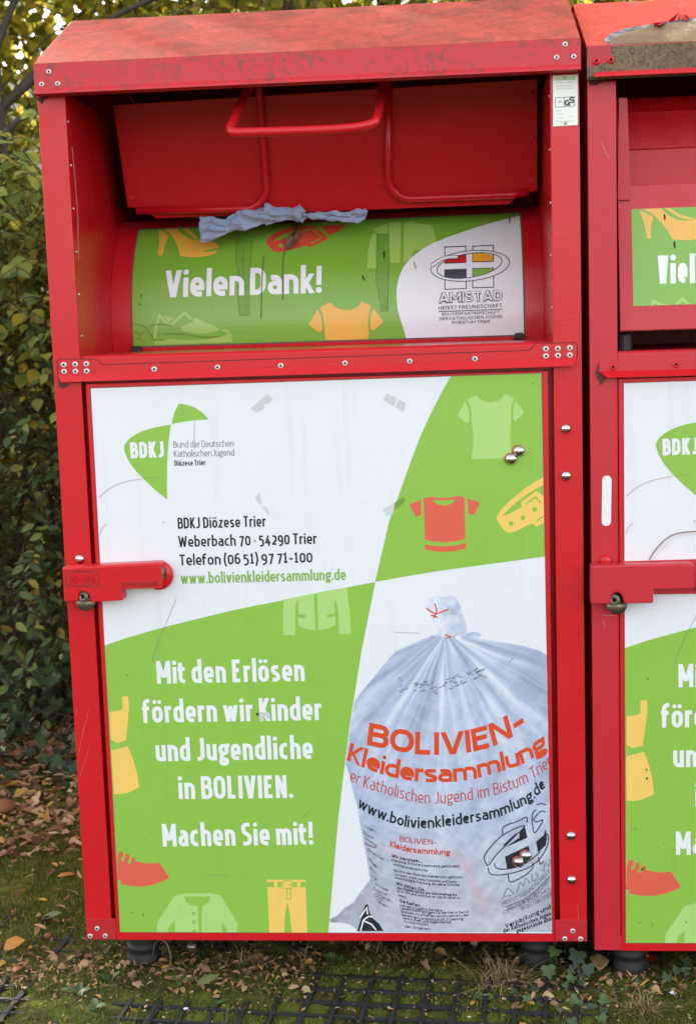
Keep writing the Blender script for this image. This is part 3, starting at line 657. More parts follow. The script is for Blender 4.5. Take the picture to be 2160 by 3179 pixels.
# crossbar
cb = MB(); cpx = Z((180, 950, 4.155), [(6, 705), (20, 690), (495, 690), (570, 765)]) + Z((1550, 950, 4.511), [(415, 628), (515, 530), (1050, 520), (1080, 552), (1080, 722)]) + Z((180, 950, 4.155), [(6, 884)])
cb.prism([U(*p, -.0045) for p in cpx], (0, .0043, 0)); cb = cb.build('crossbar', RED, C1, bevel=.0008)
lp = MB()
ya, yb_ = -.0047, -.020
tl, tr = U(*Z((180, 950, 4.155), [(6, 884)])[0], ya), U(*Z((1550, 950, 4.511), [(1080, 722)])[0], ya)
bl, br = U(*Z((180, 950, 4.155), [(40, 982)])[0], yb_), U(*Z((1550, 950, 4.511), [(1025, 842)])[0], yb_); b2 = U(*Z((1550, 950, 4.511), [(1078, 765)])[0], ya - .006)
zl = Vector((0, .0025, -.001))
lp.add([tl, tr, b2, br, bl, tl + zl, tr + zl, b2 + zl, br + zl, bl + zl], [(4, 3, 2, 1, 0), (5, 6, 7, 8, 9), (0, 1, 6, 5), (1, 2, 7, 6), (2, 3, 8, 7), (3, 4, 9, 8), (4, 0, 5, 9)])
lp.build('drip_lip', RED, cb)
for px in Z((180, 950, 4.155), ((80, 758), (226, 753), (370, 748), (86, 848), (231, 845), (375, 840), (1245, 815))): put(RIVET, 'rivet', cb, U(*px, -.0048), 1.15)
for px in Z((1550, 950, 4.511), ((647, 602), (814, 597), (982, 588), (648, 703), (815, 695), (981, 689))): put(RIVET, 'rivet', cb, U(*px, -.0048), 1.15)
for px in Z((100, 600, 1.579), ((909, 853), (1219, 845), (1533, 833))) + Z((1100, 600, 1.4896), ((255, 777), (556, 766))): put(RIVET, 'rivet', cb, U(*px, -.0048), 1.1)
# door
YD = -.004
door = MB().box(.0715, 1.0775, YD, .028, .0005, 1.2865).build('door', RED, C1, bevel=.0016)
def to2(px, py): p = U(px, py, YD); return Vector((p.x, p.z))
PS = Sheet(door, to2, lambda p, off: Vector((p.x, YD - .0004 - off, p.y)))
PQ = [(283, 1206), (1679, 1159), (1712, 2897), (374, 2893)]
pq2 = [to2(*p) for p in PQ]
PS.poly('poster_edge', grow(pq2, .0012), EDGE, 0, raw=True)
poster = PS.poly('poster', pq2, V_WHITE, 1, raw=True)
pc = sum(pq2, Vector((0, 0))) / 4; PS.clip = [edge_clip(pq2[i], pq2[(i + 1) % 4], pc) for i in range(4)]
XP = (1164.6, 1806.3)
bndR = [XP, (1185, 1716), (1207.4, 1620), (1240, 1530), (1270, 1445), (1303, 1357), (1335, 1288), (1366.7, 1224.4), (1398, 1169)]
PS.poly('green_field_print', bndR + [(1690, 1150), (1700, 1726), (1600, 1740), (1461.7, 1758.7), (1350, 1774), (1240, 1792.6)], V_GREEN, 2)
RBND = [(1164.6, 1806.3), (1122, 2020), (1086.6, 2242.6), (1068, 2390), (1050, 2539), (1040, 2650), (1019.5, 2889), (1018, 2910)]
PS.poly('green_field_print', RBND + [(360, 2910), (325, 2004), (400, 1978), (516.7, 1945), (706.6, 1898), (780, 1882.6), (900, 1859), (1030, 1832)], V_GREEN, 2)
PS.poly('logo_print', catmull(Z(ZA, [(573, 372), (480, 388), (370, 412), (270, 447), (180, 500), (130, 555), (115, 605), (130, 665), (180, 760), (260, 860), (370, 968), (470, 1055)]), 4) + Z(ZA, [(537, 1107), (533, 1000), (535, 800), (541, 640), (553, 500)]), V_GREEN, 2)
PS.poly('logo_print', Z(ZA, [(578, 368), (592, 310), (615, 235), (650, 166), (700, 172), (770, 190), (830, 218), (890, 262), (942, 320), (800, 332), (690, 346)]), V_GREEN, 2)
t1(PS, 'logo_lettering', 'BDKJ', ZA, (180, 705), (506, 694), 158, V_TEXTW, layer=3, wgt=.20, gap=.10)
t1(PS, 'lettering', 'Bund der Deutschen', ZA, (600, 599), (1188, 586), 62, V_GREY, layer=3, wgt=.085, gap=.12, space=.32)
t1(PS, 'lettering', 'Katholischen Jugend', ZA, (604, 692), (1192, 676), 64, V_GREY, layer=3, wgt=.085, gap=.12, space=.22)
t1(PS, 'lettering', 'Di\u00f6zese Trier', ZA, (610, 778), (912, 770), 54, V_BLACK, layer=3, wgt=.16, gap=.10, space=.30)
t1(PS, 'lettering', 'BDKJ Di\u00f6zese Trier', ZB, (88, 214), (804, 196), 90, V_BLACK, layer=3, wgt=.15, gap=.10, space=.30)
t1(PS, 'lettering', 'Weberbach 70 \u00b7 54290 Trier', ZB, (92, 364), (1220, 337), 90, V_BLACK, layer=3, wgt=.15, gap=.10, space=.30)
t1(PS, 'lettering', 'Telefon (06 51) 97 71-100', ZB, (101, 514), (1185, 489), 90, V_BLACK, layer=3, wgt=.15, gap=.10, space=.28)
t1(PS, 'lettering', 'www.bolivienkleidersammlung.de', ZB, (112, 664), (1456, 632), 90, V_TXG, layer=3, wgt=.15, gap=.09)
for s_, a_, b_ in (('Mit den Erl\u00f6sen', (216, 297), (1328, 277)), ('f\u00f6rdern wir Kinder', (114, 592), (1456, 571)), ('und Jugendliche', (208, 883), (1390, 863)), ('in BOLIVIEN.', (380, 1167), (1240, 1158)), ('Machen Sie mit!', (260, 1525), (1390, 1510))):
    t1(PS, 'slogan_lettering', s_, ZG, a_, b_, 171, V_TEXTW, layer=3, wgt=.172, gap=.085, space=.27)
PS.multi('shirt_print', [Z(ZC, [(645, 300), (672, 370), (683, 440), (682, 500), (652, 518), (565, 438)]), Z(ZC, [(1133, 290), (1222, 412), (1137, 497), (1112, 480), (1108, 420), (1116, 350)]),
    Z(ZC, [(664, 288), (757, 240), (785, 280), (830, 305), (895, 314), (955, 303), (1005, 272), (1031, 228), (1116, 270), (1094, 360), (1088, 440), (1094, 500), (1082, 580), (1084, 660), (1096, 860), (704, 870), (718, 740), (721, 640), (714, 560), (704, 500), (703, 410), (690, 345)])], V_LIGHT, 3)
PS.multi('red_shirt_print', [Z(ZD, [(208, 318), (212, 468), (160, 487), (95, 370)]), Z(ZD, [(668, 304), (788, 350), (726, 470), (672, 455)]), Z(ZD, [(247, 755), (330, 772), (440, 776), (540, 768), (648, 743), (646, 797), (560, 820), (440, 833), (340, 826), (248, 804)])], V_RED, 3)
PS.poly('red_shirt_print', Z(ZD, [(236, 306), (300, 290), (380, 300), (440, 303), (500, 298), (570, 280), (632, 296), (645, 700), (560, 726), (440, 736), (340, 730), (247, 708)]), V_RED, 3, holes=[Z(ZD, [(323, 320), (430, 326), (546, 316), (525, 350), (480, 370), (430, 376), (380, 366), (345, 346)])])
PS.poly('belt_print', Z(ZD, [(1420, 95), (1330, 140), (1210, 220), (1090, 320), (990, 420), (948, 485), (950, 515), (1000, 590), (1040, 635), (1075, 645), (1150, 625), (1290, 550), (1300, 555), (1340, 586), (1420, 540)]), V_YEL, 3, holes=[Z(ZD, [(1000, 487), (1040, 440), (1110, 370), (1200, 300), (1300, 230), (1412, 172), (1412, 290), (1340, 232), (1185, 345), (1195, 390), (1090, 450)])])
PS.strokes('belt_buckle_print', [(Z(ZD, [(1232, 366), (1330, 292), (1384, 352)]), False), (Z(ZD, [(1340, 525), (1420, 475)]), False)], 4.2, V_GREEN, 4)
PS.multi('belt_hole_print', [[Z(ZD, [(cx + 22 * math.cos(a * .5236), cy + 23 * math.sin(a * .5236))])[0] for a in range(12)] for cx, cy in ((1092, 552), (1206, 497), (1322, 414))], V_GREEN, 4)
PS.multi('jacket_print', [Z(ZE, [(394, 322), (480, 305), (575, 285), (570, 335), (553, 350), (543, 420), (537, 600), (540, 755), (392, 758), (388, 540)]), Z(ZE, [(575, 285), (770, 243), (778, 480), (786, 695), (700, 687), (630, 665), (573, 635), (573, 537), (668, 548), (670, 510), (574, 500)]), Z(ZE, [(805, 236), (1020, 196), (1020, 490), (932, 507), (934, 540), (1028, 526), (1034, 632), (960, 672), (880, 690), (822, 694), (815, 480)]), Z(ZE, [(1020, 196), (1172, 170), (1200, 400), (1226, 740), (1078, 745), (1070, 560), (1058, 420), (1040, 350), (1022, 322)])], V_LIGHT, 3)
PS.multi('dress_print', [Z(ZF, [(60, 680), (140, 676), (215, 662), (273, 642), (262, 430), (362, 430), (375, 540), (375, 640), (335, 1150), (270, 1168), (190, 1196), (160, 1182), (80, 1140)]), Z(ZF, [(85, 1322), (355, 1248), (400, 1350), (460, 1500), (510, 1690), (548, 1920), (450, 1975), (350, 2015), (250, 2033), (130, 2028)])], V_YEL, 3)
PS.poly('shoe_print', Z(ZH, [(80, 140), (95, 93), (124, 102), (118, 135), (103, 150), (112, 166), (128, 160), (140, 113), (168, 122), (160, 155), (150, 172), (162, 185), (176, 176), (180, 140), (204, 138), (206, 164), (260, 178), (330, 181), (370, 174), (408, 228), (444, 278), (400, 304), (330, 330), (260, 342), (180, 340), (103, 326), (103, 300), (80, 296)]), V_RED, 3)
PS.poly('cardigan_print', Z(ZH, [(356, 668), (358, 595), (476, 410), (545, 391), (735, 389), (805, 404), (921, 600), (915, 668), (845, 668), (843, 640), (812, 585), (813, 668), (668, 668), (671, 480), (715, 455), (730, 412), (548, 412), (562, 452), (600, 474), (643, 480), (650, 668), (485, 668), (481, 576), (440, 625), (430, 668)]), V_LIGHT, 3)
PS.multi('button_print', [[Z(ZH, [(cx + 13 * math.cos(a * .5236), cy + 13 * math.sin(a * .5236))])[0] for a in range(12)] for cx, cy in ((613, 530), (615, 591), (617, 655))], V_GREEN, 4)
PS.multi('trousers_print', [Z(ZH, [(1128, 294), (1396, 294), (1396, 311), (1128, 311)]), Z(ZH, [(1128, 346), (1396, 346), (1408, 668), (1300, 668), (1285, 540), (1268, 445), (1252, 540), (1246, 668), (1142, 668)]), Z(ZH, [(1176, 311), (1200, 311), (1200, 346), (1176, 346)]), Z(ZH, [(1336, 311), (1360, 311), (1360, 346), (1336, 346)]), Z(ZH, [(1228, 311), (1310, 311), (1310, 346), (1228, 346)])], V_YEL, 3)
PS.strokes('trouser_buckle_print', [(arc_pts([(*p, 6) for p in Z(ZH, [(1238, 302), (1303, 302), (1303, 355), (1238, 355)])], 3, True), True), (Z(ZH, [(1265, 358), (1267, 434), (1292, 428), (1290, 358)]), False), (Z(ZH, [(1275, 330), (1300, 330)]), False)], 2.6, V_GREEN, 4)
# worn tape remnants, scratches and dirt on the poster
PS.multi('tape_remnant', [Z(ZA, q) for q in ([(1358, 212), (1440, 140), (1522, 68), (1570, 122), (1520, 165), (1490, 170), (1468, 225), (1408, 252)], [(1398, 1090), (1440, 1040), (1450, 1110), (1460, 1160), (1430, 1130)], [(1470, 1172), (1510, 1180), (1538, 1240), (1530, 1252), (1495, 1215)])] + [Z((1100, 1150, 1.4896), q) for q in ([(150, 105), (196, 128), (180, 163), (135, 135)], [(203, 133), (236, 150), (226, 192), (194, 168)], [(133, 640), (185, 612), (180, 660), (150, 670)])], TAPE, 5)
PS.poly('tape_remnant', Z((1100, 1150, 1.4896), [(185, 612), (228, 586), (234, 606), (190, 640)]), GSTAIN, 5)
PS.strokes('scratch', [(Z(ZA, [(805, 340), (800, 460), (808, 620)]), False), (Z(ZA, [(320, 905), (380, 893), (440, 887)]), False), (Z((200, 1850, 1.579), [(552, 10), (510, 110), (470, 200), (430, 320)]), False), (Z(ZJ, [(468, 440), (540, 443), (628, 447)]), False), (Z(ZH, [(690, 262), (770, 260), (868, 267)]), False), (Z(ZG, [(1375, 1250), (1340, 1275), (1308, 1308)]), False), (Z(ZG, [(900, 285), (908, 335)]), False), (Z(ZG, [(935, 290), (950, 350)]), False)], 1.1, simple('scratch_mark', srgb(142, 156, 118), .6, var=.3), 6)
PS.strokes('rub_arc', [(catmull(Z((150, 1150, 1.579), [(247, 625), (300, 580), (370, 548), (460, 530)]), 5), False), (catmull(Z((150, 1150, 1.579), [(255, 805), (265, 775), (285, 752)]), 4), False)], 2.2, simple('rub_mark', srgb(206, 176, 178), .6, var=.25, scale=160), 6)
PS.multi('speck', [Z(ZA, [(697, 240), (705, 240), (702, 254)]), Z((150, 1150, 1.579), [(562, 742), (570, 742), (568, 749)]), Z(ZF, [(345, 72), (372, 74), (366, 90), (350, 88)]), Z(ZC, [(1297, 122), (1306, 124), (1303, 137), (1296, 134)]), Z(ZC, [(976, 1011), (985, 1012), (982, 1020)]), Z(ZH, [(174, 520), (183, 520), (181, 530)]), Z(ZH, [(262, 528), (267, 530), (266, 560)]), Z(ZG, [(958, 520), (975, 515), (985, 522), (970, 540)]), Z(ZG, [(122, 1464), (130, 1466), (127, 1474)])], GRIME, 6)
PS.poly('smear_print', Z(ZG, [(985, 510), (1060, 515), (1072, 560), (1040, 556), (1036, 535), (1010, 530), (1012, 572), (990, 574)]), simple('smeared_white', srgb(190, 200, 206), .5), 6)

# ------------------------------------------------------------------ the printed photograph of a clothes bag
import numpy as np
def vnoise(x, y, seed=0):
    xi = np.floor(x).astype(int); yi = np.floor(y).astype(int); xf = x - xi; yf = y - yi
    def hsh(a, b):
        n = (a * 374761393 + b * 668265263 + seed * 974711) & 0x7fffffff; n = ((n ^ (n >> 13)) * 1274126177) & 0x7fffffff
        return ((n ^ (n >> 16)) & 0xffff) / 65535.0
    u = xf * xf * (3 - 2 * xf); v = yf * yf * (3 - 2 * yf)
    return (hsh(xi, yi) * (1 - u) + hsh(xi + 1, yi) * u) * (1 - v) + (hsh(xi, yi + 1) * (1 - u) + hsh(xi + 1, yi + 1) * u) * v
def nfbm(x, y, seed=0, o=4):
    s_ = 0; a = .5; f = 1
    for i in range(o): s_ = s_ + a * vnoise(x * f, y * f, seed + i); a *= .5; f *= 2
    return s_ / (1 - .5 ** o)
bag_out = Z(ZJ, [(670, 262), (665, 285), (700, 320), (720, 370), (752, 420), (750, 448), (700, 465), (600, 508), (480, 560), (405, 640), (330, 735), (270, 805), (205, 890), (182, 1000), (165, 1130), (155, 1200), (150, 1290)]) + Z(ZK, [(160, 60), (178, 130), (200, 220), (228, 320), (245, 430), (268, 550), (288, 650), (310, 790), (275, 835), (240, 880), (205, 935), (150, 970), (100, 1020), (50, 1045), (55, 1068), (120, 1065), (180, 1080), (222, 1112), (232, 1150), (1490, 1150)]) + [(1725, 2700)] + Z(ZJ, [(1500, 700), (1445, 590), (1400, 560), (1300, 530), (1150, 505), (1045, 482), (1005, 442), (970, 440), (932, 445), (930, 395), (905, 330), (885, 260), (860, 214), (825, 202), (795, 216), (745, 206), (700, 226)])
def bag_print():
    st = 2.3; xs = np.arange(1015, 1722, st); ys = np.arange(1842, 2902, st); PX, PY = np.meshgrid(xs, ys)
    poly = np.array(bag_out); ins = np.zeros(PX.shape, bool); cx_ = PX + st / 2; cy_ = PY + st / 2
    for i in range(len(poly)):
        (x1, y1), (x2, y2) = poly[i], poly[(i + 1) % len(poly)]
        if abs(y2 - y1) < 1e-9: continue
        c = ((y1 > cy_) != (y2 > cy_)) & (cx_ < (x2 - x1) * (cy_ - y1) / (y2 - y1) + x1); ins ^= c
    # keep within poster and right of the green field
    rx = np.interp(cy_, [1160, 2897], [1679, 1711]); ins &= (cx_ < rx) & (cy_ < 2893)
    gx = np.interp(cy_, [1806, 2020, 2242, 2390, 2539, 2650, 2889], [1166, 1124, 1089, 1070, 1052, 1042, 1021]); ins &= cx_ > gx + 1
    dx = cx_ - 1382; dy = cy_ - 1980; th = np.arctan2(dx, np.maximum(dy, 1) + 18); r = np.hypot(dx, dy)
    warp = nfbm(cx_ / 90, cy_ / 90, 5)
    f1 = nfbm(th * 7.5 + warp * .5, r / 420 + 3, 11, 3); f2 = nfbm(th * 17 + warp, r / 260, 23, 3)
    fold = 1.9 * (f1 - .5) + 1.1 * (f2 - .5); rid = 1 - np.abs(nfbm(th * 10 + .4 * warp, r / 500, 31, 2) - .5) * 6; fold += .5 * np.clip(rid, 0, 1) ** 2
    fade = np.clip(1.15 - r / 620, .0, 1)
    crease = nfbm(cx_ / 120 + cy_ / 260, cy_ / 46 - cx_ / 160, 41, 4) - .5; cre2 = nfbm(cx_ / 22 + cy_ / 34, cy_ / 60, 47, 3) - .5
    u_ = (cx_ - 1395) / np.where(cy_ < 2350, 340, 320)
    L = .50 + .44 * fold * fade +   .26 * crease * (1 - fade * .7) + .22 * cre2 * (1 - fade * .5) - .20 * np.clip(np.abs(u_) - .35, 0, 1) ** 1.2 - .10 * np.clip((cy_ - 2350) / 500, 0, 1)
    diag = nfbm((cx_ + cy_ * .8) / 34, (cx_ - cy_) / 330, 61, 3) - .5; mk = np.clip((cx_ - 1400) / 150, 0, 1) * np.clip((cy_ - 2420) / 80, 0, 1) * np.clip((2780 - cy_) / 80, 0, 1); L += .6 * diag * mk; wr = 1 - np.abs(nfbm(cx_ / 60 + warp * 2, cy_ / 38 - cx_ / 120, 83, 3) - .5) * 7; L += .09 * np.clip(wr, 0, 1) * np.clip((cy_ - 2080) / 150, 0, 1); L += .06 * (nfbm(cx_ / 9, cy_ / 12, 91, 3) - .5)
    kn = cy_ < 1972; L = np.where(kn, .66 + .6 * (nfbm(cx_ / 26, cy_ / 26, 71) - .5) - .15 * np.clip((cx_ - 1385) / 60, -1, 1), L); L = np.clip(L, 0, 1)
    lo = np.array(srgb(108, 121, 154)[:3]); mid = np.array(srgb(180, 190, 214)[:3]); hi = np.array(srgb(236, 240, 247)[:3])
    Lx = L[..., None]; C = np.where(Lx < .5, lo + (mid - lo) * Lx * 2, mid + (hi - mid) * (Lx - .5) * 2)
    grey = np.clip((cy_ - 2500) / 300, 0, 1)[..., None] * .55; lum = C.mean(-1, keepdims=True); C = C * (1 - grey) + grey * lum * np.array([1.0, 1.0, 1.06])
    def blob(x, y, a, b, rot, col, amt):
        nonlocal C
        q = rad(rot); ex = (cx_ - x) * math.cos(q) + (cy_ - y) * math.sin(q); ey = -(cx_ - x) * math.sin(q) + (cy_ - y) * math.cos(q)
        m_ = (amt * .25 * np.exp(-((ex / a) ** 4 + (ey / b) ** 4)) * np.clip(.35 + 1.3 * nfbm(cx_ / 16, cy_ / 16, 97, 3), 0, 1))[..., None]; C = C * (1 - m_) + np.array(srgb(*col)[:3]) * m_
    px = lambda x, y: Z(ZK, [(x, y)])[0]
    blob(*px(700, 610), 85, 16, 6, (250, 150, 150), .75); blob(*px(450, 615), 60, 12, 25, (236, 160, 160), .7)
    blob(*px(960, 780), 16, 55, -18, (226, 120, 128), .7); blob(*px(1035, 920), 22, 46, -24, (226, 120, 128), .7); blob(*px(930, 690), 26, 18, 20, (232, 130, 128), .6)
    blob(*px(430, 745), 26, 32, 0, (222, 228, 240), .7); blob(*px(1100, 740), 60, 30, -20, (212, 222, 232), .7); blob(*px(1130, 790), 70, 9, -24, (130, 140, 190), .7); blob(*px(1020, 560), 20, 12, 0, (216, 214, 196), .7)
    blob(*px(280, 870), 22, 12, 20, (226, 178, 176), .6); blob(*px(1140, 850), 60, 26, 0, (210, 220, 230), .5); blob(*px(130, 1040), 40, 8, -20, (110, 120, 150), .6)
    nx = len(xs); idx = -np.ones((len(ys) + 1, nx + 1), int); vs = []; cs = []; fs = []
    fy, fx = np.nonzero(ins)
    for j, i in zip(fy.tolist(), fx.tolist()):
        q = []
        for dj, di in ((1, 0), (1, 1), (0, 1), (0, 0)):
            k = idx[j + dj, i + di]
            if k < 0:
                k = idx[j + dj, i + di] = len(vs); p = to2(xs[0] + (i + di) * st, ys[0] + (j + dj) * st); vs.append((p.x, YD - .0004 - .0006, p.y)); cs += [*C[j, i], 1.0]
            q.append(int(k))
        fs.append(q)
    me = bpy.data.meshes.new('bag_photo_print'); me.from_pydata(vs, [], fs); at = me.color_attributes.new('Print', 'FLOAT_COLOR', 'POINT'); at.data.foreach_set('color', cs)
    k = NT('bag_photo_print'); a_ = k.n('ShaderNodeAttribute', attribute_name='Print'); k.set(**{'Base Color': a_.outputs['Color'], 'Roughness': .30}); me.materials.append(k.m)
    return link('bag_photo_print', me, door)
bag_print()
def at_(nm, s, z, base, cap, mat, **kw): return PS.arctext(nm, s, Z(z, base), cap / z[2], mat, **kw)
at_('bag_lettering', 'BOLIVIEN-', ZJ, [(288, 1168), (480, 1208), (640, 1230), (850, 1228), (1010, 1203), (1150, 1155), (1320, 1055)], 146, V_BAGRED, wgt=.215, gap=.10, layer=4)
at_('bag_lettering', 'Kleidersammlung', ZJ, [(158, 1266), (270, 1315), (430, 1370), (600, 1402), (780, 1408), (950, 1392), (1130, 1345), (1290, 1290), (1450, 1195)], 118, V_BAGRED, wgt=.20, gap=.055, layer=4)
at_('bag_lettering', 'er Katholischen Jugend im Bistum Trier', ZK, [(176, 150), (260, 190), (430, 245), (600, 290), (740, 300), (900, 285), (1070, 255), (1240, 203), (1370, 135), (1480, 50)], 76, V_BAGRED2, wgt=.095, gap=.13, space=.42, layer=4)
at_('bag_lettering', 'www.bolivienkleidersammlung.de', ZK, [(226, 320), (300, 365), (400, 408), (540, 450), (680, 458), (850, 440), (1020, 412), (1150, 380), (1280, 322), (1370, 265), (1440, 190)], 72, V_BAGBLK, wgt=.17, gap=.09, layer=4)
at_('bag_lettering', 'BOLIVIEN-', ZK, [(498, 544), (620, 560), (735, 566)], 36, V_BAGRED2, wgt=.15, gap=.12, layer=4)
at_('bag_lettering', 'Kleidersammlung', ZK, [(434, 576), (560, 612), (700, 626), (822, 632)], 38, V_BAGRED2, wgt=.19, gap=.09, layer=4)
small = [('Wir sammeln...', (447, 645), (548, 670), (645, 682), 22, .2), ('Kleidung, Schuhe (paarweise geb\u00fcndelt)', (448, 672), (660, 706), (885, 712), 17, .16), ('und Haushaltsw\u00e4sche.', (455, 695), (560, 722), (682, 740), 17, .16), ('Nicht in den Bolivien-Kleidersack geh\u00f6ren:', (460, 738), (680, 775), (908, 782), 17, .16), ('Lumpen, stark verschmutzte und stark', (464, 760), (660, 800), (866, 812), 17, .16), ('besch\u00e4digte Kleidung, einzelne Schuhe.', (470, 783), (670, 822), (888, 832), 17, .16), ('Wir bitten Sie...', (476, 822), (570, 850), (676, 868), 22, .2), ('die Kleiders\u00e4cke am Sammeltag bis', (480, 850), (660, 882), (868, 896), 17, .22), ('9.00 Uhr gut sichtbar an die Strasse zu', (484, 870), (680, 905), (890, 916), 17, .16), ('stellen.', (488, 895), (515, 905), (540, 912), 17, .16), ('Sie helfen...', (497, 934), (570, 955), (650, 970), 22, .2), ('mit dem Ergebnis bessere', (500, 962), (630, 986), (772, 996), 17, .16), ('Lebensbedingungen f\u00fcr die Menschen in', (504, 982), (720, 1010), (944, 1006), 17, .16), ('Bolivien zu schaffen und Projekte in den', (508, 1003), (720, 1032), (946, 1026), 17, .16), ('Bereichen Landwirtschaft, Erziehung,', (513, 1024), (700, 1054), (912, 1050), 17, .16), ('Gesundheit und Jugendarbeit', (518, 1044), (670, 1068), (832, 1072), 17, .16), ('zu unterst\u00fctzen.', (524, 1064), (600, 1078), (686, 1088), 17, .16), ('den Anteil an', (530, 1098), (600, 1108), (690, 1116), 17, .16)]
for s_, a_, b_, c_, cp, wg in small: at_('bag_fine_print', s_, ZK, [a_, b_, c_], cp, V_BAGBLK, wgt=wg, gap=.12, space=.4, layer=4)
for s_, a_, b_ in (('nden...', (268, 448), (358, 490)), ('Di\u00f6zese', (262, 490), (330, 528)), ('Sammlung', (268, 520), (352, 578)), ('Gemeinde', (275, 560), (345, 590)), ('Bistum Trier', (290, 600), (395, 668)), ('Sie', (296, 660), (350, 715)), ('sich', (305, 710), (350, 765)), ('Z. B.', (318, 770), (352, 800)), ('soziale', (340, 820), (422, 866)), ('Zwecke', (325, 850), (415, 894)), ('Kriterien', (345, 885), (450, 938)), ('und', (335, 890), (385, 930)), ('Verein', (345, 925), (425, 975))):
    at_('bag_fine_print', s_, ZK, [a_, ((a_[0] + b_[0]) / 2, (a_[1] + b_[1]) / 2 + 4), b_], 17, V_BAGGRY, wgt=.16, gap=.12, space=.4, layer=4)
random.seed(3); sq_ = []
for k in range(58):                                                  # gathered lettering across the neck of the bag
    t = random.random(); x = 490 + t * 560; y = 775 + 25 * math.sin(t * 3) - max(0, t - .45) * 190 + random.uniform(-45, 48) * (1 - .4 * t); a = random.uniform(-.5, .5); l_ = random.uniform(8, 22)
    sq_.append((Z(ZJ, [(x, y), (x + l_ * math.cos(a), y + l_ * math.sin(a)), (x + l_ * 1.7 * math.cos(a + .5), y + l_ * 1.7 * math.sin(a - .5))]), False))
sq_ += [(Z(ZJ, [(490, 728), (515, 755)]), False), (Z(ZJ, [(1205, 632), (1228, 608)]), False), (Z(ZJ, [(1015, 715), (1060, 735)]), False), (Z(ZJ, [(750, 800), (790, 785)]), False)]
PS.strokes('bag_neck_print', sq_, 2.0, V_BAGGRY, 4, True)['kind'] = 'stuff'
PS.strokes('bag_red_print', [(Z(ZJ, [(672, 288), (730, 325), (815, 292)]), False), (Z(ZJ, [(725, 255), (738, 300), (718, 350)]), False), (Z(ZJ, [(700, 330), (745, 345)]), False), (Z(ZJ, [(790, 455), (828, 470), (800, 478)]), False)], 4.0, V_BAGRED, 4)
PS.strokes('bag_logo_print', [(catmull(Z(ZM, q), 4), False) for q in ([(830, 555), (825, 480), (880, 435), (1000, 395), (1120, 340), (1122, 410)], [(640, 935), (605, 870), (612, 800), (700, 680), (830, 560), (1000, 470), (1100, 440)], [(650, 935), (760, 790), (860, 690), (960, 590), (1030, 520)], [(650, 960), (670, 1030), (780, 1050), (960, 1020), (1140, 960), (1280, 850), (1370, 700), (1385, 580), (1350, 530)], [(725, 905), (750, 960), (840, 978), (1000, 950), (1150, 880), (1290, 760)], [(895, 1040), (920, 1135), (1080, 1065), (1190, 970), (1190, 900)], [(1265, 830), (1285, 915), (1330, 880)], [(1235, 250), (1190, 300), (1190, 420), (1215, 530), (1270, 470), (1318, 375), (1240, 400), (1210, 360), (1290, 270), (1350, 275)], [(1240, 190), (1300, 175), (1360, 190)])], 3.2, V_BAGBLK, 4)
PS.multi('bag_logo_print', [Z(ZM, q) for q in ([(1095, 445), (1130, 590), (1000, 650), (860, 710), (1030, 590), (1030, 520)], [(855, 825), (1140, 690), (1180, 830), (1080, 930), (880, 970)], [(1235, 640), (1330, 560), (1350, 480), (1368, 600), (1355, 680), (1260, 775)], [(835, 680), (1010, 515), (960, 585), (850, 700)])], V_BAGBLK, 4)
for s_, a_, b_, c_, cp, wg in (('HEISST FREUNDSCHAFT', (820, 1425), (1120, 1290), (1410, 1010), 50, .13), ('BOLIVIENPARTNERSCHAFT', (890, 1480), (1160, 1360), (1420, 1120), 52, .12), ('DER KATHOLISCHEN', (845, 1530), (1130, 1400), (1420, 1230), 44, .12), ('IM BISTUM TRIER', (1060, 1490), (1260, 1400), (1430, 1300), 52, .12), ('Verpackung und', (865, 1705), (1130, 1590), (1420, 1460), 56, .19), ('der Katholischen Jugend', (840, 1760), (1150, 1650), (1450, 1530), 52, .19), ('gegenst\u00e4nde \u00fcber', (1000, 1760), (1200, 1690), (1440, 1600), 50, .19)):
    at_('bag_fine_print', s_, ZM, [a_, b_, c_], cp, V_BAGBLK if wg > .15 else V_BAGGRY, wgt=wg, gap=.14, space=.4, layer=4)
PS.strokes('bag_fine_print', [(catmull(Z(ZM, q), 3), False) for q in ([(830, 1345), (885, 1210), (965, 1285)], [(850, 1310), (930, 1300)], [(1000, 1270), (1040, 1140), (1080, 1180), (1110, 1090), (1160, 1150)], [(1180, 1040), (1200, 1130), (1260, 1060), (1230, 1020)], [(1300, 980), (1330, 1000), (1340, 920)], [(1350, 900), (1390, 940), (1405, 860)], [(840, 1445), (1100, 1340), (1250, 1220), (1410, 1060)])], 2.2, V_BAGGRY, 4)
PS.multi('bag_corner_print', [Z(ZL, q) for q in ([(525, 1420), (560, 1405), (570, 1480), (610, 1570), (700, 1650), (750, 1735), (430, 1735), (480, 1570)],)], V_BAGBLK, 4)
PS.strokes('bag_corner_line_print', [(Z(ZL, [(465, 1570), (545, 1450), (555, 1530)]), False), (Z(ZL, [(470, 1735), (505, 1600), (570, 1555), (620, 1560)]), False), (Z(ZL, [(510, 1610), (600, 1650), (660, 1720)]), False)], 4.5, V_TEXTW, 5)
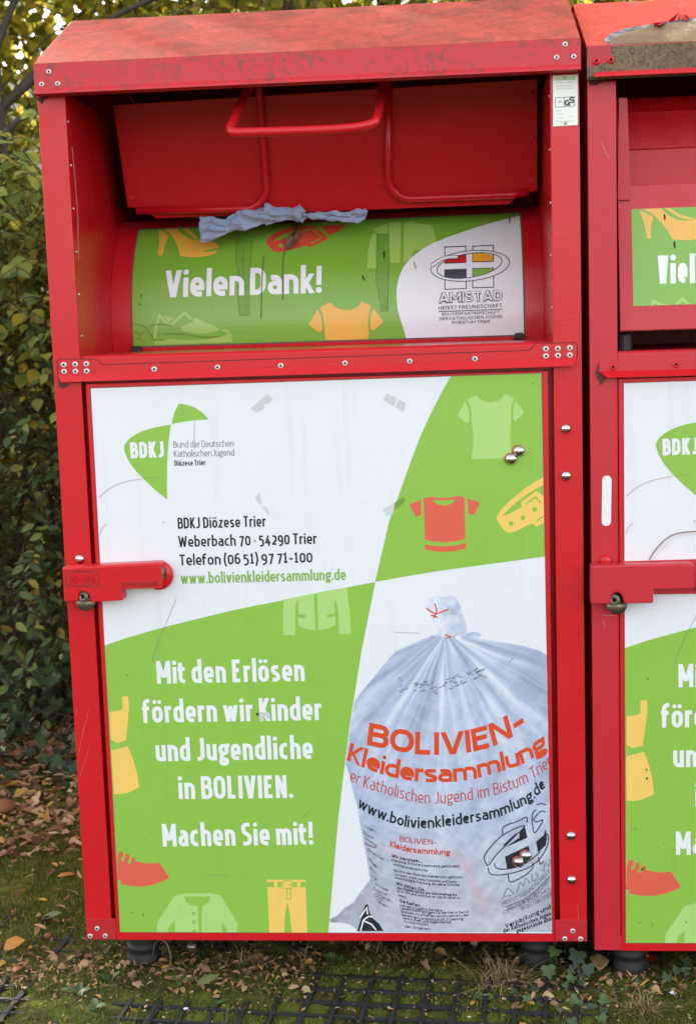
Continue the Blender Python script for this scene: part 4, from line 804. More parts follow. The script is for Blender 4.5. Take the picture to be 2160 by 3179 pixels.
# ------------------------------------------------------------------ bolts, lock, plates, feet
for px in ((1755, 1331), (1756, 1477), (1771, 2594), (1773, 2731)): put(DOME, 'bolt', C1, U(*px, -.0003))
put(DOME, 'bolt', C1, U(249, 1735, -.0003), .95)
for px in ((1610, 1400), (1586, 1425), (1632.5, 2656.5), (1609.7, 2676)):
    put(DOME, 'bolt', door, U(*px, YD - .0024), 1.12)
    put(RING, 'bolt_ring', door, U(px[0] - 3, px[1] - 1, YD - .0016))
LY = -.046
def lockbody(par, pts, mat=RED, y=LY): 
    m = MB(); m.prism([U(*p, y) for p in pts], (0, .038, 0)); return m.build('lock_bar', mat, par, bevel=.0045, seg=3)
lk = lockbody(C1, Z(ZI, [(52, 282), (1262, 222), (1278, 535), (785, 552), (800, 690), (395, 705), (388, 650), (365, 605), (330, 582), (300, 576), (275, 592), (255, 630), (250, 708), (75, 715)]))
LS = Sheet(lk, lambda x, y: (lambda p: Vector((p.x, p.z)))(U(x, y, LY)), lambda p, off: Vector((p.x, LY - .0002 - off, p.y)), .0002)
RECESS_SHADE = simple('lock_shade_red', (.30, .008, .012), .5, var=.2, scale=60)  # darker red stands in for recess shade and grime on the flat lock face
LS.strokes('emblem_frame', [(arc_pts([(*p, 4) for p in Z(ZI, [(97, 335), (500, 322), (510, 512), (102, 522)])], 3, True), True), (catmull(Z(ZI, [(108, 372), (200, 345), (300, 338), (400, 342), (490, 362)]), 4), False), (catmull(Z(ZI, [(112, 488), (210, 505), (310, 502), (400, 490), (498, 470)]), 4), False)], 2.6, RECESS_SHADE, 1)
def raise_(o, t=.0016):
    s_ = o.modifiers.new('relief', 'SOLIDIFY'); s_.thickness = t; s_.offset = 1; return o
raise_(t1(LS, 'emblem_lettering', 'JO+BA', ZI, (132, 476), (470, 462), 92, RED_SHADE, layer=1, wgt=.20, gap=.12))
LS.poly('maker_recess_shade', Z(ZI, [(778, 470), (1222, 452), (1224, 505), (782, 518)]), RECESS_SHADE, 1)
raise_(t1(LS, 'maker_lettering', 'MADE IN GERMANY', ZI, (792, 510), (1212, 498), 34, RED, layer=2, wgt=.17, gap=.14, space=.3), .0008)
cc = U(*Z(ZI, [(1238, 375)])[0], -.012); MB().lathe([(.0325, 0), (.0325, .010), (.030, .0125), (.0001, .013)], cc + Vector((0, .0035, 0)), (0, -1, 0), 36).build('lock_disc', RED, lk, True)
cc = U(*Z(ZI, [(1303, 355)])[0], -.028); MB().lathe([(.0155, 0), (.0155, .003), (.013, .006), (.0001, .0065)], cc + Vector((-.005, 0, 0)), (.95, -.3, 0), 20).build('lock_pin', BRASS, lk, True)
def barrel(par, px, r=.0125):
    c = U(*px, -.040); m = MB(); m.lathe([(r, -.03), (r, 0), (r * .86, .003), (r * .8, .002), (r * .72, .003), (r * .5, .0045), (r * .42, .001), (.0001, .001)], c, (-.25, -1, .1), 22, 0, [0, 0, 0, 1, 0, 0, 1]); m.build('lock_barrel', [BRASS, DARK], par, True)
    c2 = U(px[0] + 8, px[1] + 14, -.018); m = MB(); m.lathe([(.0001, -.002), (r * 1.75, -.002), (r * 1.75, .001), (.0001, .003)], c2, (0, -1, .35), 24); m.build('lock_washer', BRASS, par, True)
barrel(lk, Z(ZI, [(312, 642)])[0])
# label plate with test mark
lpz = (1550, 150, 3.9475); pp = [U(*p, -.0022) for p in Z(lpz, [(652, 335), (958, 318), (958, 942), (653, 960)])]
m = MB(); m.prism(pp, (0, .002, 0)); plate = m.build('label_plate', PLATE, C1, bevel=.0006)
BS = Sheet(plate, lambda x, y: (lambda p: Vector((p.x, p.z)))(U(x, y, -.0022)), lambda p, off: Vector((p.x, -.0024 - off, p.y)), .0002)
BS.poly('faded_print', Z(lpz, [(672, 352), (932, 340), (932, 388), (672, 395)]), PLGRN, 1)
BS.multi('faded_print', [Z(lpz, [(x, y), (x + wd, y - 3), (x + wd, y + 9), (x, y + 12)]) for x, y, wd in ((690, 415, 90), (800, 410, 110), (700, 455, 200), (690, 490, 120), (820, 485, 90), (700, 760, 60), (700, 800, 90), (720, 850, 60), (840, 830, 50), (690, 890, 220))], PLFAINT, 1)
BS.strokes('mark_frame', [(Z(lpz, [(682, 606), (915, 592), (915, 708), (684, 722)]), True), (Z(lpz, [(790, 600), (792, 716)]), False)], 1.6, V_GREY, 1)
BS.text('mark_lettering', 'G', *Z(lpz, [(795, 706), (862, 702)]), 72 / 3.9475, V_BLACK, layer=2, wgt=.26); BS.text('mark_lettering', 'S', *Z(lpz, [(852, 672), (917, 668)]), 72 / 3.9475, V_BLACK, layer=2, wgt=.24)
BS.text('mark_lettering', 'T\u00dcV', *Z(lpz, [(714, 666), (756, 664)]), 20 / 3.9475, V_GREY, layer=2, wgt=.16)
for px in Z(lpz, [(803, 362), (805, 915)]): put(RIVET, 'screw', plate, U(*px, -.0024), .7)
# grime in the seams round the crossbar
GR = simple('seam_grime', (.13, .03, .028), .85, var=.5, scale=150)
GS_ = Sheet(C1, lambda x, y: (lambda p: Vector((p.x, p.z)))(U(x, y, 0)), lambda p, off: Vector((p.x, -.0003 - off, p.y)))
GS_.strokes('seam_grime', [(Z((180, 950, 4.155), [(2, 890), (2, 705), (18, 684), (497, 684), (572, 758)]) + Z((1550, 950, 4.511), [(413, 622), (513, 523), (1052, 513), (1086, 548), (1086, 720)]), False)], 3.0, GR, 1)
GS_.strokes('seam_grime', [(Z((180, 950, 4.155), [(318, 655), (285, 700), (262, 690)]), False)], 3.5, GR, 2)
# lower corner brackets
for x0, x1, zz, pts in ((.0005, .0705, (200, 2500, 1.754), ((180, 671), (142, 712), (224, 711))), (1.0782, W - .0005, (1080, 2800, 1.462), ((1018, 132), (983, 167), (1054, 168)))):
    b_ = MB().box(x0, x1, -.0022, .0, .0008, .052); b_ = b_.build('corner_bracket', RED_WORN, C1, bevel=.0008)
    for px in Z(zz, pts): put(RIVET, 'rivet', b_, U(*px, -.0025), 1.05)
# marks on the posts
FS_ = Sheet(C1, lambda x, y: (lambda p: Vector((p.x, p.z)))(U(x, y, 0)), lambda p, off: Vector((p.x, -.0003 - off, p.y)))
FS_.strokes('scratch', [(Z((0, 2000, 2.3233), q), False) for q in ([(560, 460), (548, 515)], [(645, 470), (622, 560), (600, 640), (570, 790)], [(605, 600), (595, 660)], [(640, 760), (615, 850), (580, 950)])] + [(Z((1780, 2300, 3.32), [(40, 1690), (48, 1850)]), False)], 1.0, simple('scratch_on_red', srgb(220, 104, 108), .6, var=.2, scale=160), 1)
FS_.poly('soot_mark', Z((80, 150, 3.9475), [(150, 600), (300, 592), (280, 612), (235, 630), (205, 690), (180, 655), (150, 640)]), simple('soot_on_red', (.10, .012, .012), .8, var=.4, scale=120), 1)
FS_.poly('dirt_mark', Z((180, 950, 4.155), [(8, 920), (40, 990), (150, 1000), (130, 1040), (70, 1070), (15, 1040)]), simple('dirt_on_red', (.16, .035, .03), .8, var=.5, scale=140), 1)
def foot(par, px, nm='foot'):
    c = UZ(*px, GZ); h = -GZ - .0
    m = MB(); m.lathe([(.030, h + .02), (.034, h), (.037, h * .62), (.036, h * .56), (.039, h * .54), (.039, h * .46), (.0365, h * .44), (.038, h * .36), (.042, h * .28), (.044, .0), (.0001, -.004)], (c.x, c.y + .045, GZ), (0, 0, 1), 28); return m.build('foot', BLACK, par, True)
foot(C1, (437, 3030)); foot(C1, (1670, 3030))
for fx in (.12, 1.03): MB().lathe([(.034, .12), (.044, 0)], (fx, .95, GZ), (0, 0, 1), 16).build('foot', BLACK, C1, True)
MB().tube(catmull([U(1205, 2915, .30), U(1218, 2940, .30), U(1262, 2946, .30), U(1330, 2935, .32), U(1400, 2912, .36)], 4), .008, 8).build('base_hoop', RED, C1, True)
MB().lathe([(.012, 0), (.012, .006), (.0105, .010), (.006, .0135), (.0001, .0145)], U(597, 2935, .05), (0, -.8, -.6), 18).build('hanging_dome', BRASS, C1, True)  # bolt-like dome made up in place of a clear glassy piece

# ================================================================== RIGHT CONTAINER
SH = Vector((1.155, 0, -.021))
C2 = empty('clothing_container', (W / 2 + 1.166, .55, GZ))
tag(C2, 'second red metal clothing container at the right picture edge, paint peeled off its roof edge', 'container', 'red clothing containers')
def copy_tree(o, parent, shift=None):
    c = o.copy(); COL.objects.link(c); c.parent = parent
    if shift is not None: c.location = -parent.location + shift
    for ch in o.children: copy_tree(ch, c)
    return c
X2 = 1.1665; X2I = 1.2255; X2R = X2 + W; ZB2 = -.0195
RED2 = red_paint('red_paint_faded', (.54, .022, .034), .14, 12, .36)
sides(C2, X2 + .001, X2R - .001, 1.9475, ZB2)
MB().box(X2, X2I, 0, .012, ZB2, 1.884).build('post', RED2, C2, bevel=.0018)
MB().box(X2R - .06, X2R, 0, .012, ZB2, 1.884).build('post', RED2, C2, bevel=.0018)
MB().box(X2I - .004, X2R - .058, .036, .040, ZB2, 1.27).build('added_backing', RED_SHADE, C2)  # added backing behind the second door, darkens its gaps
door2 = copy_tree(door, C2, SH)
copy_tree(plate, C2, Vector((1.1665 - .0, 0, -.022)))
ro2 = roof(C2, X2 - .003, X2R + .004, 1.882, 1.9475, ROOF2)
f2 = MB(); f2.prism([(X2 - .003, y, z) for y, z in ((EY - .0005, 1.9470), (EY - .0005, 1.888), (EY + .004, 1.882), (EY + .004, 1.943))], (W + .007, 0, 0)); f2 = f2.build('fascia', BAREF, C2)
zc2 = (1780, 0, 3.747)
F2S = Sheet(f2, lambda x, y: (lambda p: Vector((p.x, p.z)))(U(x, y, EY - .0006)), lambda p, off: Vector((p.x, EY - .0008 - off, p.y)))
F2S.poly('paint_remnant', Z(zc2, [(166, 537), (300, 530), (442, 520), (440, 545), (424, 570), (430, 640), (455, 690), (430, 725), (395, 715), (330, 745), (250, 765), (176, 790)]), red_paint('red_paint_remnant', (.46, .02, .035), .8, 30, .4), 1)
for px in Z(zc2, [(260, 712), (430, 698)]): put(RIVETR, 'rivet', f2, U(*px, EY - .0014), 1.1)
lp2 = MB(); a0, a1 = U(*Z(zc2, [(255, 838)])[0], EY - .004), U(*Z(zc2, [(228, 893)])[0], EY - .014); e0 = Vector((X2R, a0.y, a0.z)); e1 = Vector((X2R, a1.y, a1.z)); q = Vector((0, .003, -.001))
lp2.add([a0, e0, e1, a1, a0 + q, e0 + q, e1 + q, a1 + q], [(0, 3, 2, 1), (4, 5, 6, 7), (0, 1, 5, 4), (1, 2, 6, 5), (2, 3, 7, 6), (3, 0, 4, 7)]); lp2.build('drip_lip', RED, f2)
# bare patch on the roof slope
kf = NT('flaking_primer'); kv = kf.coord((1, 1.6, 1), 'World'); kn_ = kf.noise(kv, 55, 6, .7, 1.0); kf.set(**{'Base Color': kf.ramp(kn_, [(.40, srgb(66, 66, 66)), (.54, srgb(128, 128, 128)), (.66, srgb(206, 206, 206))]), 'Roughness': .85}); kf.bump(kn_, .8, .004); FLAKE = kf.m
RN = Vector((0, -.157, .341)).normalized(); RP = Vector((0, EY, 1.9475))
R2S = Sheet(ro2, lambda x, y: (lambda p: Vector((p.x, p.y)))(UPL(x, y, RP, RN)), lambda p, off: Vector((p.x, p.y, 1.9475 + (p.y - EY) * .157 / .341 + .0006 + off)))
patch = [(355, 478), (372, 445), (420, 405), (500, 368), (600, 338), (720, 312), (860, 292), (930, 285), (1000, 272), (1080, 250), (1180, 240), (1300, 222), (1424, 212), (1700, 190), (2300, 200), (2600, 300), (2650, 430), (1424, 484), (1130, 494), (700, 512), (440, 522), (430, 512), (380, 500)]
R2S.poly('bare_patch_rim', Z(zc2, patch), FLAKE, 1)
R2S.poly('bare_patch', Z(zc2, [(420, 478), (480, 432), (600, 385), (720, 350), (860, 318), (1000, 290), (1100, 278), (1424, 250), (1700, 230), (2200, 240), (2560, 320), (2600, 430), (1424, 482), (1130, 492), (700, 510), (446, 520), (430, 505)]), BARE, 2)
cu = MB(); 
for tri in ([(1095, 248), (1150, 200), (1215, 148), (1235, 175), (1205, 235)], [(1285, 165), (1340, 195), (1330, 230), (1290, 232)], [(905, 252), (935, 268), (1080, 248), (1000, 285), (930, 285)]):
    pts = [UPL(*p, RP + RN * (.002 + .010 * (i % 2)), RN) for i, p in enumerate(Z(zc2, tri))]; cu = MB(); cu.prism(pts, RN * -.0012); cu.build('curled_paint', RED, ro2)
# chute of the second container
zu = (1780, 580, 3.63)
MB().box(X2I - .004, X2I, .012, .54, 1.30, 1.88).build('recess_wall', RED_SHADE, C2); MB().box(X2R - .06, X2R - .056, .012, .54, 1.30, 1.88).build('recess_wall', RED_SHADE, C2)
m = MB(); m.prism([(X2I, y, z) for y, z in ((.0, 1.27), (.0, 1.318), (.006, 1.323), (.56, 1.325), (.56, 1.27))], (W - .119, 0, 0)); m.build('ledge', RED2, C2, bevel=.0015)
cp = [U(*p, .035) for p in Z(zu, [(510, 120), (515, 560), (515, 1380), (522, 1625)])]
xr2 = X2R - .064; y0_ = .035
# tray front: tilted sheet with margins, print panel let in
tb, tt = U(*Z(zu, [(522, 1622)])[0], .020), U(*Z(zu, [(660, 250)])[0], .05)
zb_, zt_ = tb.z, tt.z
def tray_y(z): return .020 + (z - zb_) / (zt_ - zb_) * .03
m = MB(); m.prism([(tb.x, tray_y(z) + d, z) for z, d in ((zb_, 0), (zt_ + .05, 0), (zt_ + .05, .004), (zb_ + .004, .004))], (xr2 - tb.x, 0, 0)); tray = m.build('chute_tray', RED2, C2, bevel=.001)
m = MB(); m.box(tb.x, xr2, tray_y(zb_) + .004, .2, zb_ - .0015, zb_ + .002); m.build('tray_bottom', RED_SHADE, tray)
m = MB(); m.prism([(tb.x + .002, y, z) for y, z in ((.05, zb_), (tray_y(zt_) + .004, zt_ + .05), (.10, 1.86), (.30, 1.86), (.30, zb_))], (.003, 0, 0)); m.build('tray_cheek', RED2, tray)
m = MB(); m.prism([U(*p, .045) for p in Z(zc2, [(525, 1135), (622, 1142), (660, 2324), (510, 2324)])], (0, .004, 0)); m.build('tray_cheek', RED2, tray)
m = MB(); vs = []; prof = [(.10, zt_ + .002), (.105, zt_ + .045), (.11, zt_ + .052), (.125, zt_ + .13), (.14, zt_ + .135), (.16, zt_ + .215), (.14, zt_ + .225), (.16, zt_ + .245), (.2, zt_ + .25)]
for y, z in prof: vs += [(tb.x + .025, y, z), (xr2, y, z)]
m.add(vs, [(2 * i, 2 * i + 1, 2 * i + 3, 2 * i + 2) for i in range(len(prof) - 1)]); m.build('chute_flap', RED_SHADE, C2)
def tr2(px, py):
    y = .035
    for _ in range(6): p = U(px, py, y); y = tray_y(p.z)
    return Vector((p.x, p.z))
TS = Sheet(tray, tr2, lambda p, off: Vector((p.x, tray_y(p.y) - .0005 - off, p.y)))
q0, q1 = tr2(*Z(zu, [(665, 252)])[0]), tr2(*Z(zu, [(668, 1345)])[0]); tq = [Vector((q1.x, q0.y)), Vector((xr2 - .04, q0.y)), Vector((xr2 - .04, q1.y)), Vector((q1.x, q1.y))]
TS.poly('printed_panel', tq, V_DGREEN, 1, raw=True); tc = sum(tq, Vector((0, 0))) / 4; TS.clip = [edge_clip(tq[i], tq[(i + 1) % 4], tc) for i in range(4)]
TS.poly('heel_print', Z(zu, [(733, 268), (800, 290), (890, 340), (872, 430), (866, 584), (824, 588), (808, 480), (780, 370)]), V_DYEL, 2)
TS.poly('shoe_print', Z(zu, [(790, 250), (980, 245), (1060, 320), (1150, 370), (1250, 385), (1380, 365), (1500, 385), (1600, 440), (1590, 520), (1480, 580), (1300, 605), (1110, 592), (1060, 500), (980, 400), (900, 320)]), V_DYEL, 2)
TS.poly('shoe_strap_print', Z(zu, [(1020, 240), (1085, 240), (1180, 310), (1380, 362), (1270, 372), (1180, 340)]), V_DYEL, 2)
TS.text('thanks_lettering', 'Vielen Dank!', *Z(zu, [(945, 1092), (2300, 1068)]), 318 / 3.63, V_TEXTW, layer=3, wgt=.19, gap=.075, space=.22)
TS.strokes('sneaker_print', [(Z(zu, [(870, 1360), (895, 1290), (985, 1335), (1080, 1345)]), False), (Z(zu, [(1130, 1350), (1220, 1262), (1310, 1345)]), False)], 9, V_DLIGHT, 2)
TS.multi('speck', [Z(zu, [(1120, 615), (1140, 620), (1145, 690), (1125, 690)]), Z(zu, [(1010, 300), (1030, 320), (1035, 350), (1020, 385), (1012, 350)])], GRIME, 4)
TS.clip = None
sp2 = U(*Z(zu, [(565, 1755)])[0], .06); MB().lathe([(.017, -.02), (.018, .015), (.016, .02), (.0001, .02)], sp2, (0, 0, 1), 18).build('rubber_stop', BLACK, C2, True)
# crossbar
c2b = MB(); c2b.prism([U(*p, -.0045) for p in Z(zu, [(285, 1980), (480, 1972), (1380, 1945)])] + [Vector((X2R - .02, -.0045, U(*Z(zu, [(1380, 1945)])[0], -.0045).z)), Vector((X2R - .02, -.0045, U(*Z(zu, [(1380, 2055)])[0], -.0045).z))] + [U(*p, -.0045) for p in Z(zu, [(1380, 2055), (285, 2080)])], (0, .0043, 0)); c2b = c2b.build('crossbar', RED2, C2)
a0, a1 = U(*Z(zu, [(286, 2082)])[0], -.005), U(*Z(zu, [(378, 2152)])[0], -.022); e0 = Vector((X2R - .02, a0.y, a0.z)); e1 = Vector((X2R - .04, a1.y, a1.z)); m = MB(); m.add([a0, e0, e1, a1, a0 + q, e0 + q, e1 + q, a1 + q], [(0, 3, 2, 1), (4, 5, 6, 7), (0, 1, 5, 4), (1, 2, 6, 5), (2, 3, 7, 6), (3, 0, 4, 7)]); m.build('drip_lip', RED, c2b)
for px in Z(zu, [(440, 2030), (1150, 2002)]): put(RIVETR, 'rivet', c2b, U(*px, -.0048), 1.1)
for k in range(6): put(RIVETR, 'rivet', c2b, (1.59 + k * .14, -.0048, 1.284), 1.1)
# lock of the second container
zl2 = (1780, 1700, 3.63)
m = MB(); m.prism([U(*p, -.0105) for p in Z(zl2, [(522, 158), (1800, 120), (1800, 515), (905, 527), (905, 480), (522, 480)])], (0, .0045, 0)); m.build('lock_backplate', RED2, C2)
lk2 = lockbody(C2, Z(zl2, [(190, 205), (1340, 178), (1375, 215), (1365, 460), (910, 470), (890, 480), (900, 628), (565, 632), (556, 580), (535, 535), (500, 508), (455, 515), (425, 550), (412, 636), (192, 636)]), RED2)
barrel(lk2, Z(zl2, [(455, 590)])[0]); put(DOMER, 'bolt', C2, U(*Z(zl2, [(357, 145)])[0], -.0003), 1.15)
ct = U(*Z(zl2, [(1420, 330)])[0], -.016); MB().lathe([(.033, 0), (.033, .010), (.030, .0125), (.0001, .013)], ct + Vector((.012, .0035, 0)), (0, -1, 0), 36).build('lock_disc', RED2, lk2, True)
P2S = Sheet(C2, lambda x, y: (lambda p: Vector((p.x, p.z)))(U(x, y, 0)), lambda p, off: Vector((p.x, -.0004 - off, p.y)))
P2S.poly('reflector_sticker', arc_pts([(*p, 14) for p in Z((1780, 1150, 3.63), [(320, 1185), (425, 1185), (417, 1752), (312, 1752)])], 6, True), simple('white_sticker', srgb(230, 234, 238), .4, var=.06, scale=60, bump=.4), 1)
P2S.poly('soot_mark', Z(zc2, [(180, 945), (350, 925), (330, 960), (290, 975), (255, 1000), (215, 985), (180, 1000)]), simple('soot_on_red_post', (.09, .02, .02), .8, var=.5, scale=140), 1)
P2S.poly('dirt_mark', Z(zu, [(240, 2080), (280, 1990), (282, 2085), (370, 2150), (340, 2200), (300, 2240), (270, 2180), (245, 2140)]), simple('dirt_on_red_post', (.17, .05, .045), .8, var=.5, scale=140), 1)
P2S.strokes('scratch', [(Z(zc2, [(310, 1640), (405, 1840)]), False), (Z(zl2, [(320, 760), (480, 768)]), False), (Z(zl2, [(330, 830), (350, 900)]), False)], 1.4, SCUFF, 1)
D2S = Sheet(C2, to2, lambda p, off: Vector((p.x, YD - .0034 - off, p.y)))
zw = (1780, 1150, 3.63)
D2S.strokes('rub_arc', [(catmull(Z(zw, [(850, 2130), (890, 2060), (960, 1970), (1060, 1880), (1180, 1830), (1380, 1810)]), 5), False)], 4.0, simple('scraped_poster', srgb(160, 130, 122), .7, var=.4, scale=150), 1)
D2S.strokes('rub_arc', [(catmull(Z(zw, [(900, 2130), (940, 2060), (1010, 1980), (1100, 1900), (1230, 1850), (1400, 1835)]), 5), False)], 2.5, simple('scraped_white', srgb(222, 222, 224), .5, var=.2, scale=100), 2)
D2S.multi('speck', [Z((1780, 2300, 3.32), q_) for q_ in ([(738, 285), (755, 285), (752, 300), (742, 302)], [(742, 372), (762, 374), (756, 396), (744, 390)], [(620, 893), (638, 896), (634, 908)], [(690, 1312), (720, 1305), (712, 1325), (692, 1328)], [(1145, 1858), (1165, 1860), (1158, 1872)])], GRIME, 1)
P2B = MB().box(X2 + .0005, X2I + .012, -.0025, 0, ZB2 + .0005, ZB2 + .035); P2B.build('corner_bracket', RED2, C2)
foot(C2, (1960, 3055)); MB().box(X2 + .10, X2 + .16, .14, .2, GZ, GZ + .008).build('foot_plate', RED, C2); MB().box(X2 + .12, X2 + .14, .16, .18, GZ + .008, ZB2).build('foot_leg', RED, C2)

# ================================================================== RAG AND LEAF ON THE CHUTE
def cloth_mat():
    k = NT('pale_blue_cloth'); v = k.coord(kind='World')
    a = k.noise(v, 30, 5, .6); b = k.noise(v, 900, 2, .5)
    k.set(**{'Base Color': k.mix(a, srgb(120, 136, 168), srgb(164, 178, 204)), 'Roughness': .95, 'Specular IOR Level': .15, 'Sheen Weight': .25}); k.bump(k.math('ADD', b, a), .35, .002); return k.m
CLOTH = cloth_mat()
def rag(path, name, label, seed):
    P = [(Vector(Z(z, [(x, y)])[0]), h / z[2]) for z, x, y, h in path]
    n = 190; m_ = 34; vs = []; cen = catmull([p for p, h in P], 12); hs = catmull([(h, 0) for p, h in P], 12); k = len(cen)
    rg = lambda a, b, c: 1 - abs(noise.noise(Vector((a, b, c)))) * 2
    for i in range(n):
        t = i / (n - 1) * (k - 1); a = int(t); f = t - a; c = cen[a].lerp(cen[min(a + 1, k - 1)], f); h = hs[a].lerp(hs[min(a + 1, k - 1)], f).x; H = h * 4.1 / FPX
        p = U(c.x, c.y, .300)
        for j in range(m_):
            v = j / (m_ - 1); u = i / n * 17 + seed
            e = noise.noise(Vector((u * .6, 7, seed))) * .30
            zz = (v - .5) * 2 * H * (1 + e)
            A = .010 + .30 * H
            d = A * (.72 * rg(u * .5 + v * 1.7, v * 1.5, seed) + .30 * rg(u * 1.3 - v * 2.2, v * 2.0, seed + 5) + .10 * noise.noise(Vector((u * 3.2, v * 5, 2)))) - A * .4
            d += .5 * A * (1 - (2 * v - 1) ** 2)
            z = p.z + zz + .005 * noise.noise(Vector((u * 1.1, v * 2, 9)))
            y = min(.325, dprof(min(1.655, max(1.45, z)))) - .006 - max(-.004, d)
            vs.append((p.x + .008 * noise.noise(Vector((u * 1.7, v * 2.2, 4))), y, z))
    fs = [(i * m_ + j, (i + 1) * m_ + j, (i + 1) * m_ + j + 1, i * m_ + j + 1) for i in range(n - 1) for j in range(m_ - 1)]
    m = MB(); m.add(vs, fs); o = m.build(name, CLOTH, None, True); s_ = o.modifiers.new('thick', 'SOLIDIFY'); s_.thickness = .0016; s_.offset = -1
    return tag(o, label, 'rag')
rag([(ZN, 850, 290, 88), (ZN, 960, 285, 92), (ZN, 1080, 260, 76), (ZN, 1190, 215, 66), (ZN, 1300, 175, 78), (ZN, 1420, 155, 82), (ZN, 1560, 140, 76), (ZO, 70, 138, 78), (ZO, 190, 140, 62), (ZO, 300, 140, 50), (ZO, 400, 128, 66), (ZO, 440, 140, 50), (ZO, 472, 152, 17), (ZO, 560, 150, 30), (ZO, 680, 158, 36), (ZO, 800, 160, 38), (ZO, 930, 160, 42), (ZO, 1010, 148, 46), (ZO, 1070, 112, 18)], 'rag', 'crumpled pale blue cloth rag lying along the top edge of the green chute', 4.0)
def brown_leaf_mat(nm, c0, c1):
    k = NT(nm); v = k.coord(kind='World'); a = k.noise(v, 60, 6, .7, .5)
    k.set(**{'Base Color': k.mix(a, c0, c1), 'Roughness': .75}); k.bump(a, .5, .003); return k.m
hl = MB()
for pts in ([(305, 205), (370, 192), (468, 186), (470, 210), (450, 262), (420, 300), (385, 318), (372, 255), (340, 225)], [(385, 312), (412, 340), (420, 372), (400, 410), (372, 470), (335, 492), (268, 505), (285, 420), (330, 370), (355, 330)]):
    q = [UC(*p) for p in Z(ZO, pts)]; top = [d3(p, .010 + .008 * math.sin(i * 1.9)) for i, p in enumerate(q)]; c = sum(top, Vector((0, 0, 0))) / len(top) + Vector((0, -.004, 0))
    n_ = len(top); hl.add(top + [c], [(i, n_, (i + 1) % n_) for i in range(n_)])
hl.add([d3(UC(*p), .012) for p in Z(ZO, [(372, 250), (390, 250), (392, 330), (380, 330)])], [(0, 3, 2, 1)])
o = hl.build('hanging_leaf', brown_leaf_mat('withered_leaf', srgb(74, 58, 46), srgb(126, 96, 68)), None, False); s_ = o.modifiers.new('thick', 'SOLIDIFY'); s_.thickness = .0008
tag(o, 'withered brown leaf hanging from the blue rag over the red belt print', 'leaf')

# ================================================================== PLANTS
def leaf_mat(name, stops, trans=.35, rough=.5):
    k = NT(name); gi = k.n('ShaderNodeNewGeometry').outputs['Random Per Island']; oi = k.n('ShaderNodeObjectInfo').outputs['Random']
    r = k.math('FRACT', k.math('ADD', gi, oi)); c = k.ramp(r, stops); v = k.coord(kind='World'); n = k.noise(v, 70, 5, .65)
    c = k.mix(k.math('MULTIPLY', n, .45), c, (.05, .035, .015, 1))
    k.set(**{'Base Color': c, 'Roughness': rough, 'Specular IOR Level': .35}); k.bump(n, .3, .003)
    t = k.n('ShaderNodeBsdfTranslucent'); k.l(c, t.inputs['Color']); mx = k.n('ShaderNodeMixShader'); mx.inputs[0].default_value = trans
    k.l(k.b.outputs[0], mx.inputs[1]); k.l(t.outputs[0], mx.inputs[2]); k.l(mx.outputs[0], k.o.inputs['Surface']); return k.m
def leaf_geo(L, w_, fold=.25, curl=.15, tip=.55, jag=0.0, rnd=random):
    """a pointed leaf along +Y, face up +Z"""
    rows = ((.0, .10), (.22, .78), (.45, 1.0), (.70, tip + .2), (.88, tip * .5), (1.0, .0)); v = []; f = []
    for t, s_ in rows:
        y = t * L; hw_ = w_ / 2 * s_ * (1 + rnd.uniform(-jag, jag)); z = -curl * L * t * t
        if s_ == 0: v.append((0, y, z)); continue
        v += [(-hw_, y - .04 * L * s_, z + fold * hw_), (0, y, z), (hw_, y - .04 * L * s_, z + fold * hw_)]
    for i in range(4):
        a = i * 3; f += [(a, a + 1, a + 4, a + 3), (a + 1, a + 2, a + 5, a + 4)]
    a = 12; f += [(a, a + 1, a + 3), (a + 1, a + 2, a + 3)]
    return [Vector(p) for p in v], f
def ivy_geo(L, fold=.2, rnd=random):
    o = [(0, 0), (-.30, -.10), (-.50, .08), (-.36, .34), (-.46, .58), (-.18, .60), (0, 1.0), (.18, .60), (.46, .58), (.36, .34), (.50, .08), (.30, -.10)]
    v = [Vector((x * L, y * L, abs(x) * L * fold - .10 * L * y * y + rnd.uniform(-.01, .01) * L)) for x, y in o] + [Vector((0, .28 * L, .0))]
    return v, [(i, (i + 1) % 12, 12) for i in range(12)]
def frame(d, up, roll=0.0):
    d = Vector(d).normalized(); x = d.cross(Vector(up)); x = x.normalized() if x.length > 1e-4 else Vector((1, 0, 0)); z = x.cross(d)
    M = Matrix((x, d, z)).transposed(); return M @ Matrix.Rotation(roll, 3, 'Y')
def in_frame(p):
    q = _M.transposed() @ (Vector(p) - CAM_LOC)
    if q.z > -.1: return None
    x = 1080 + FPX * q.x / -q.z; y = 1589.5 - FPX * q.y / -q.z
    return (x, y) if -20 < x < 2180 and -20 < y < 3200 else None
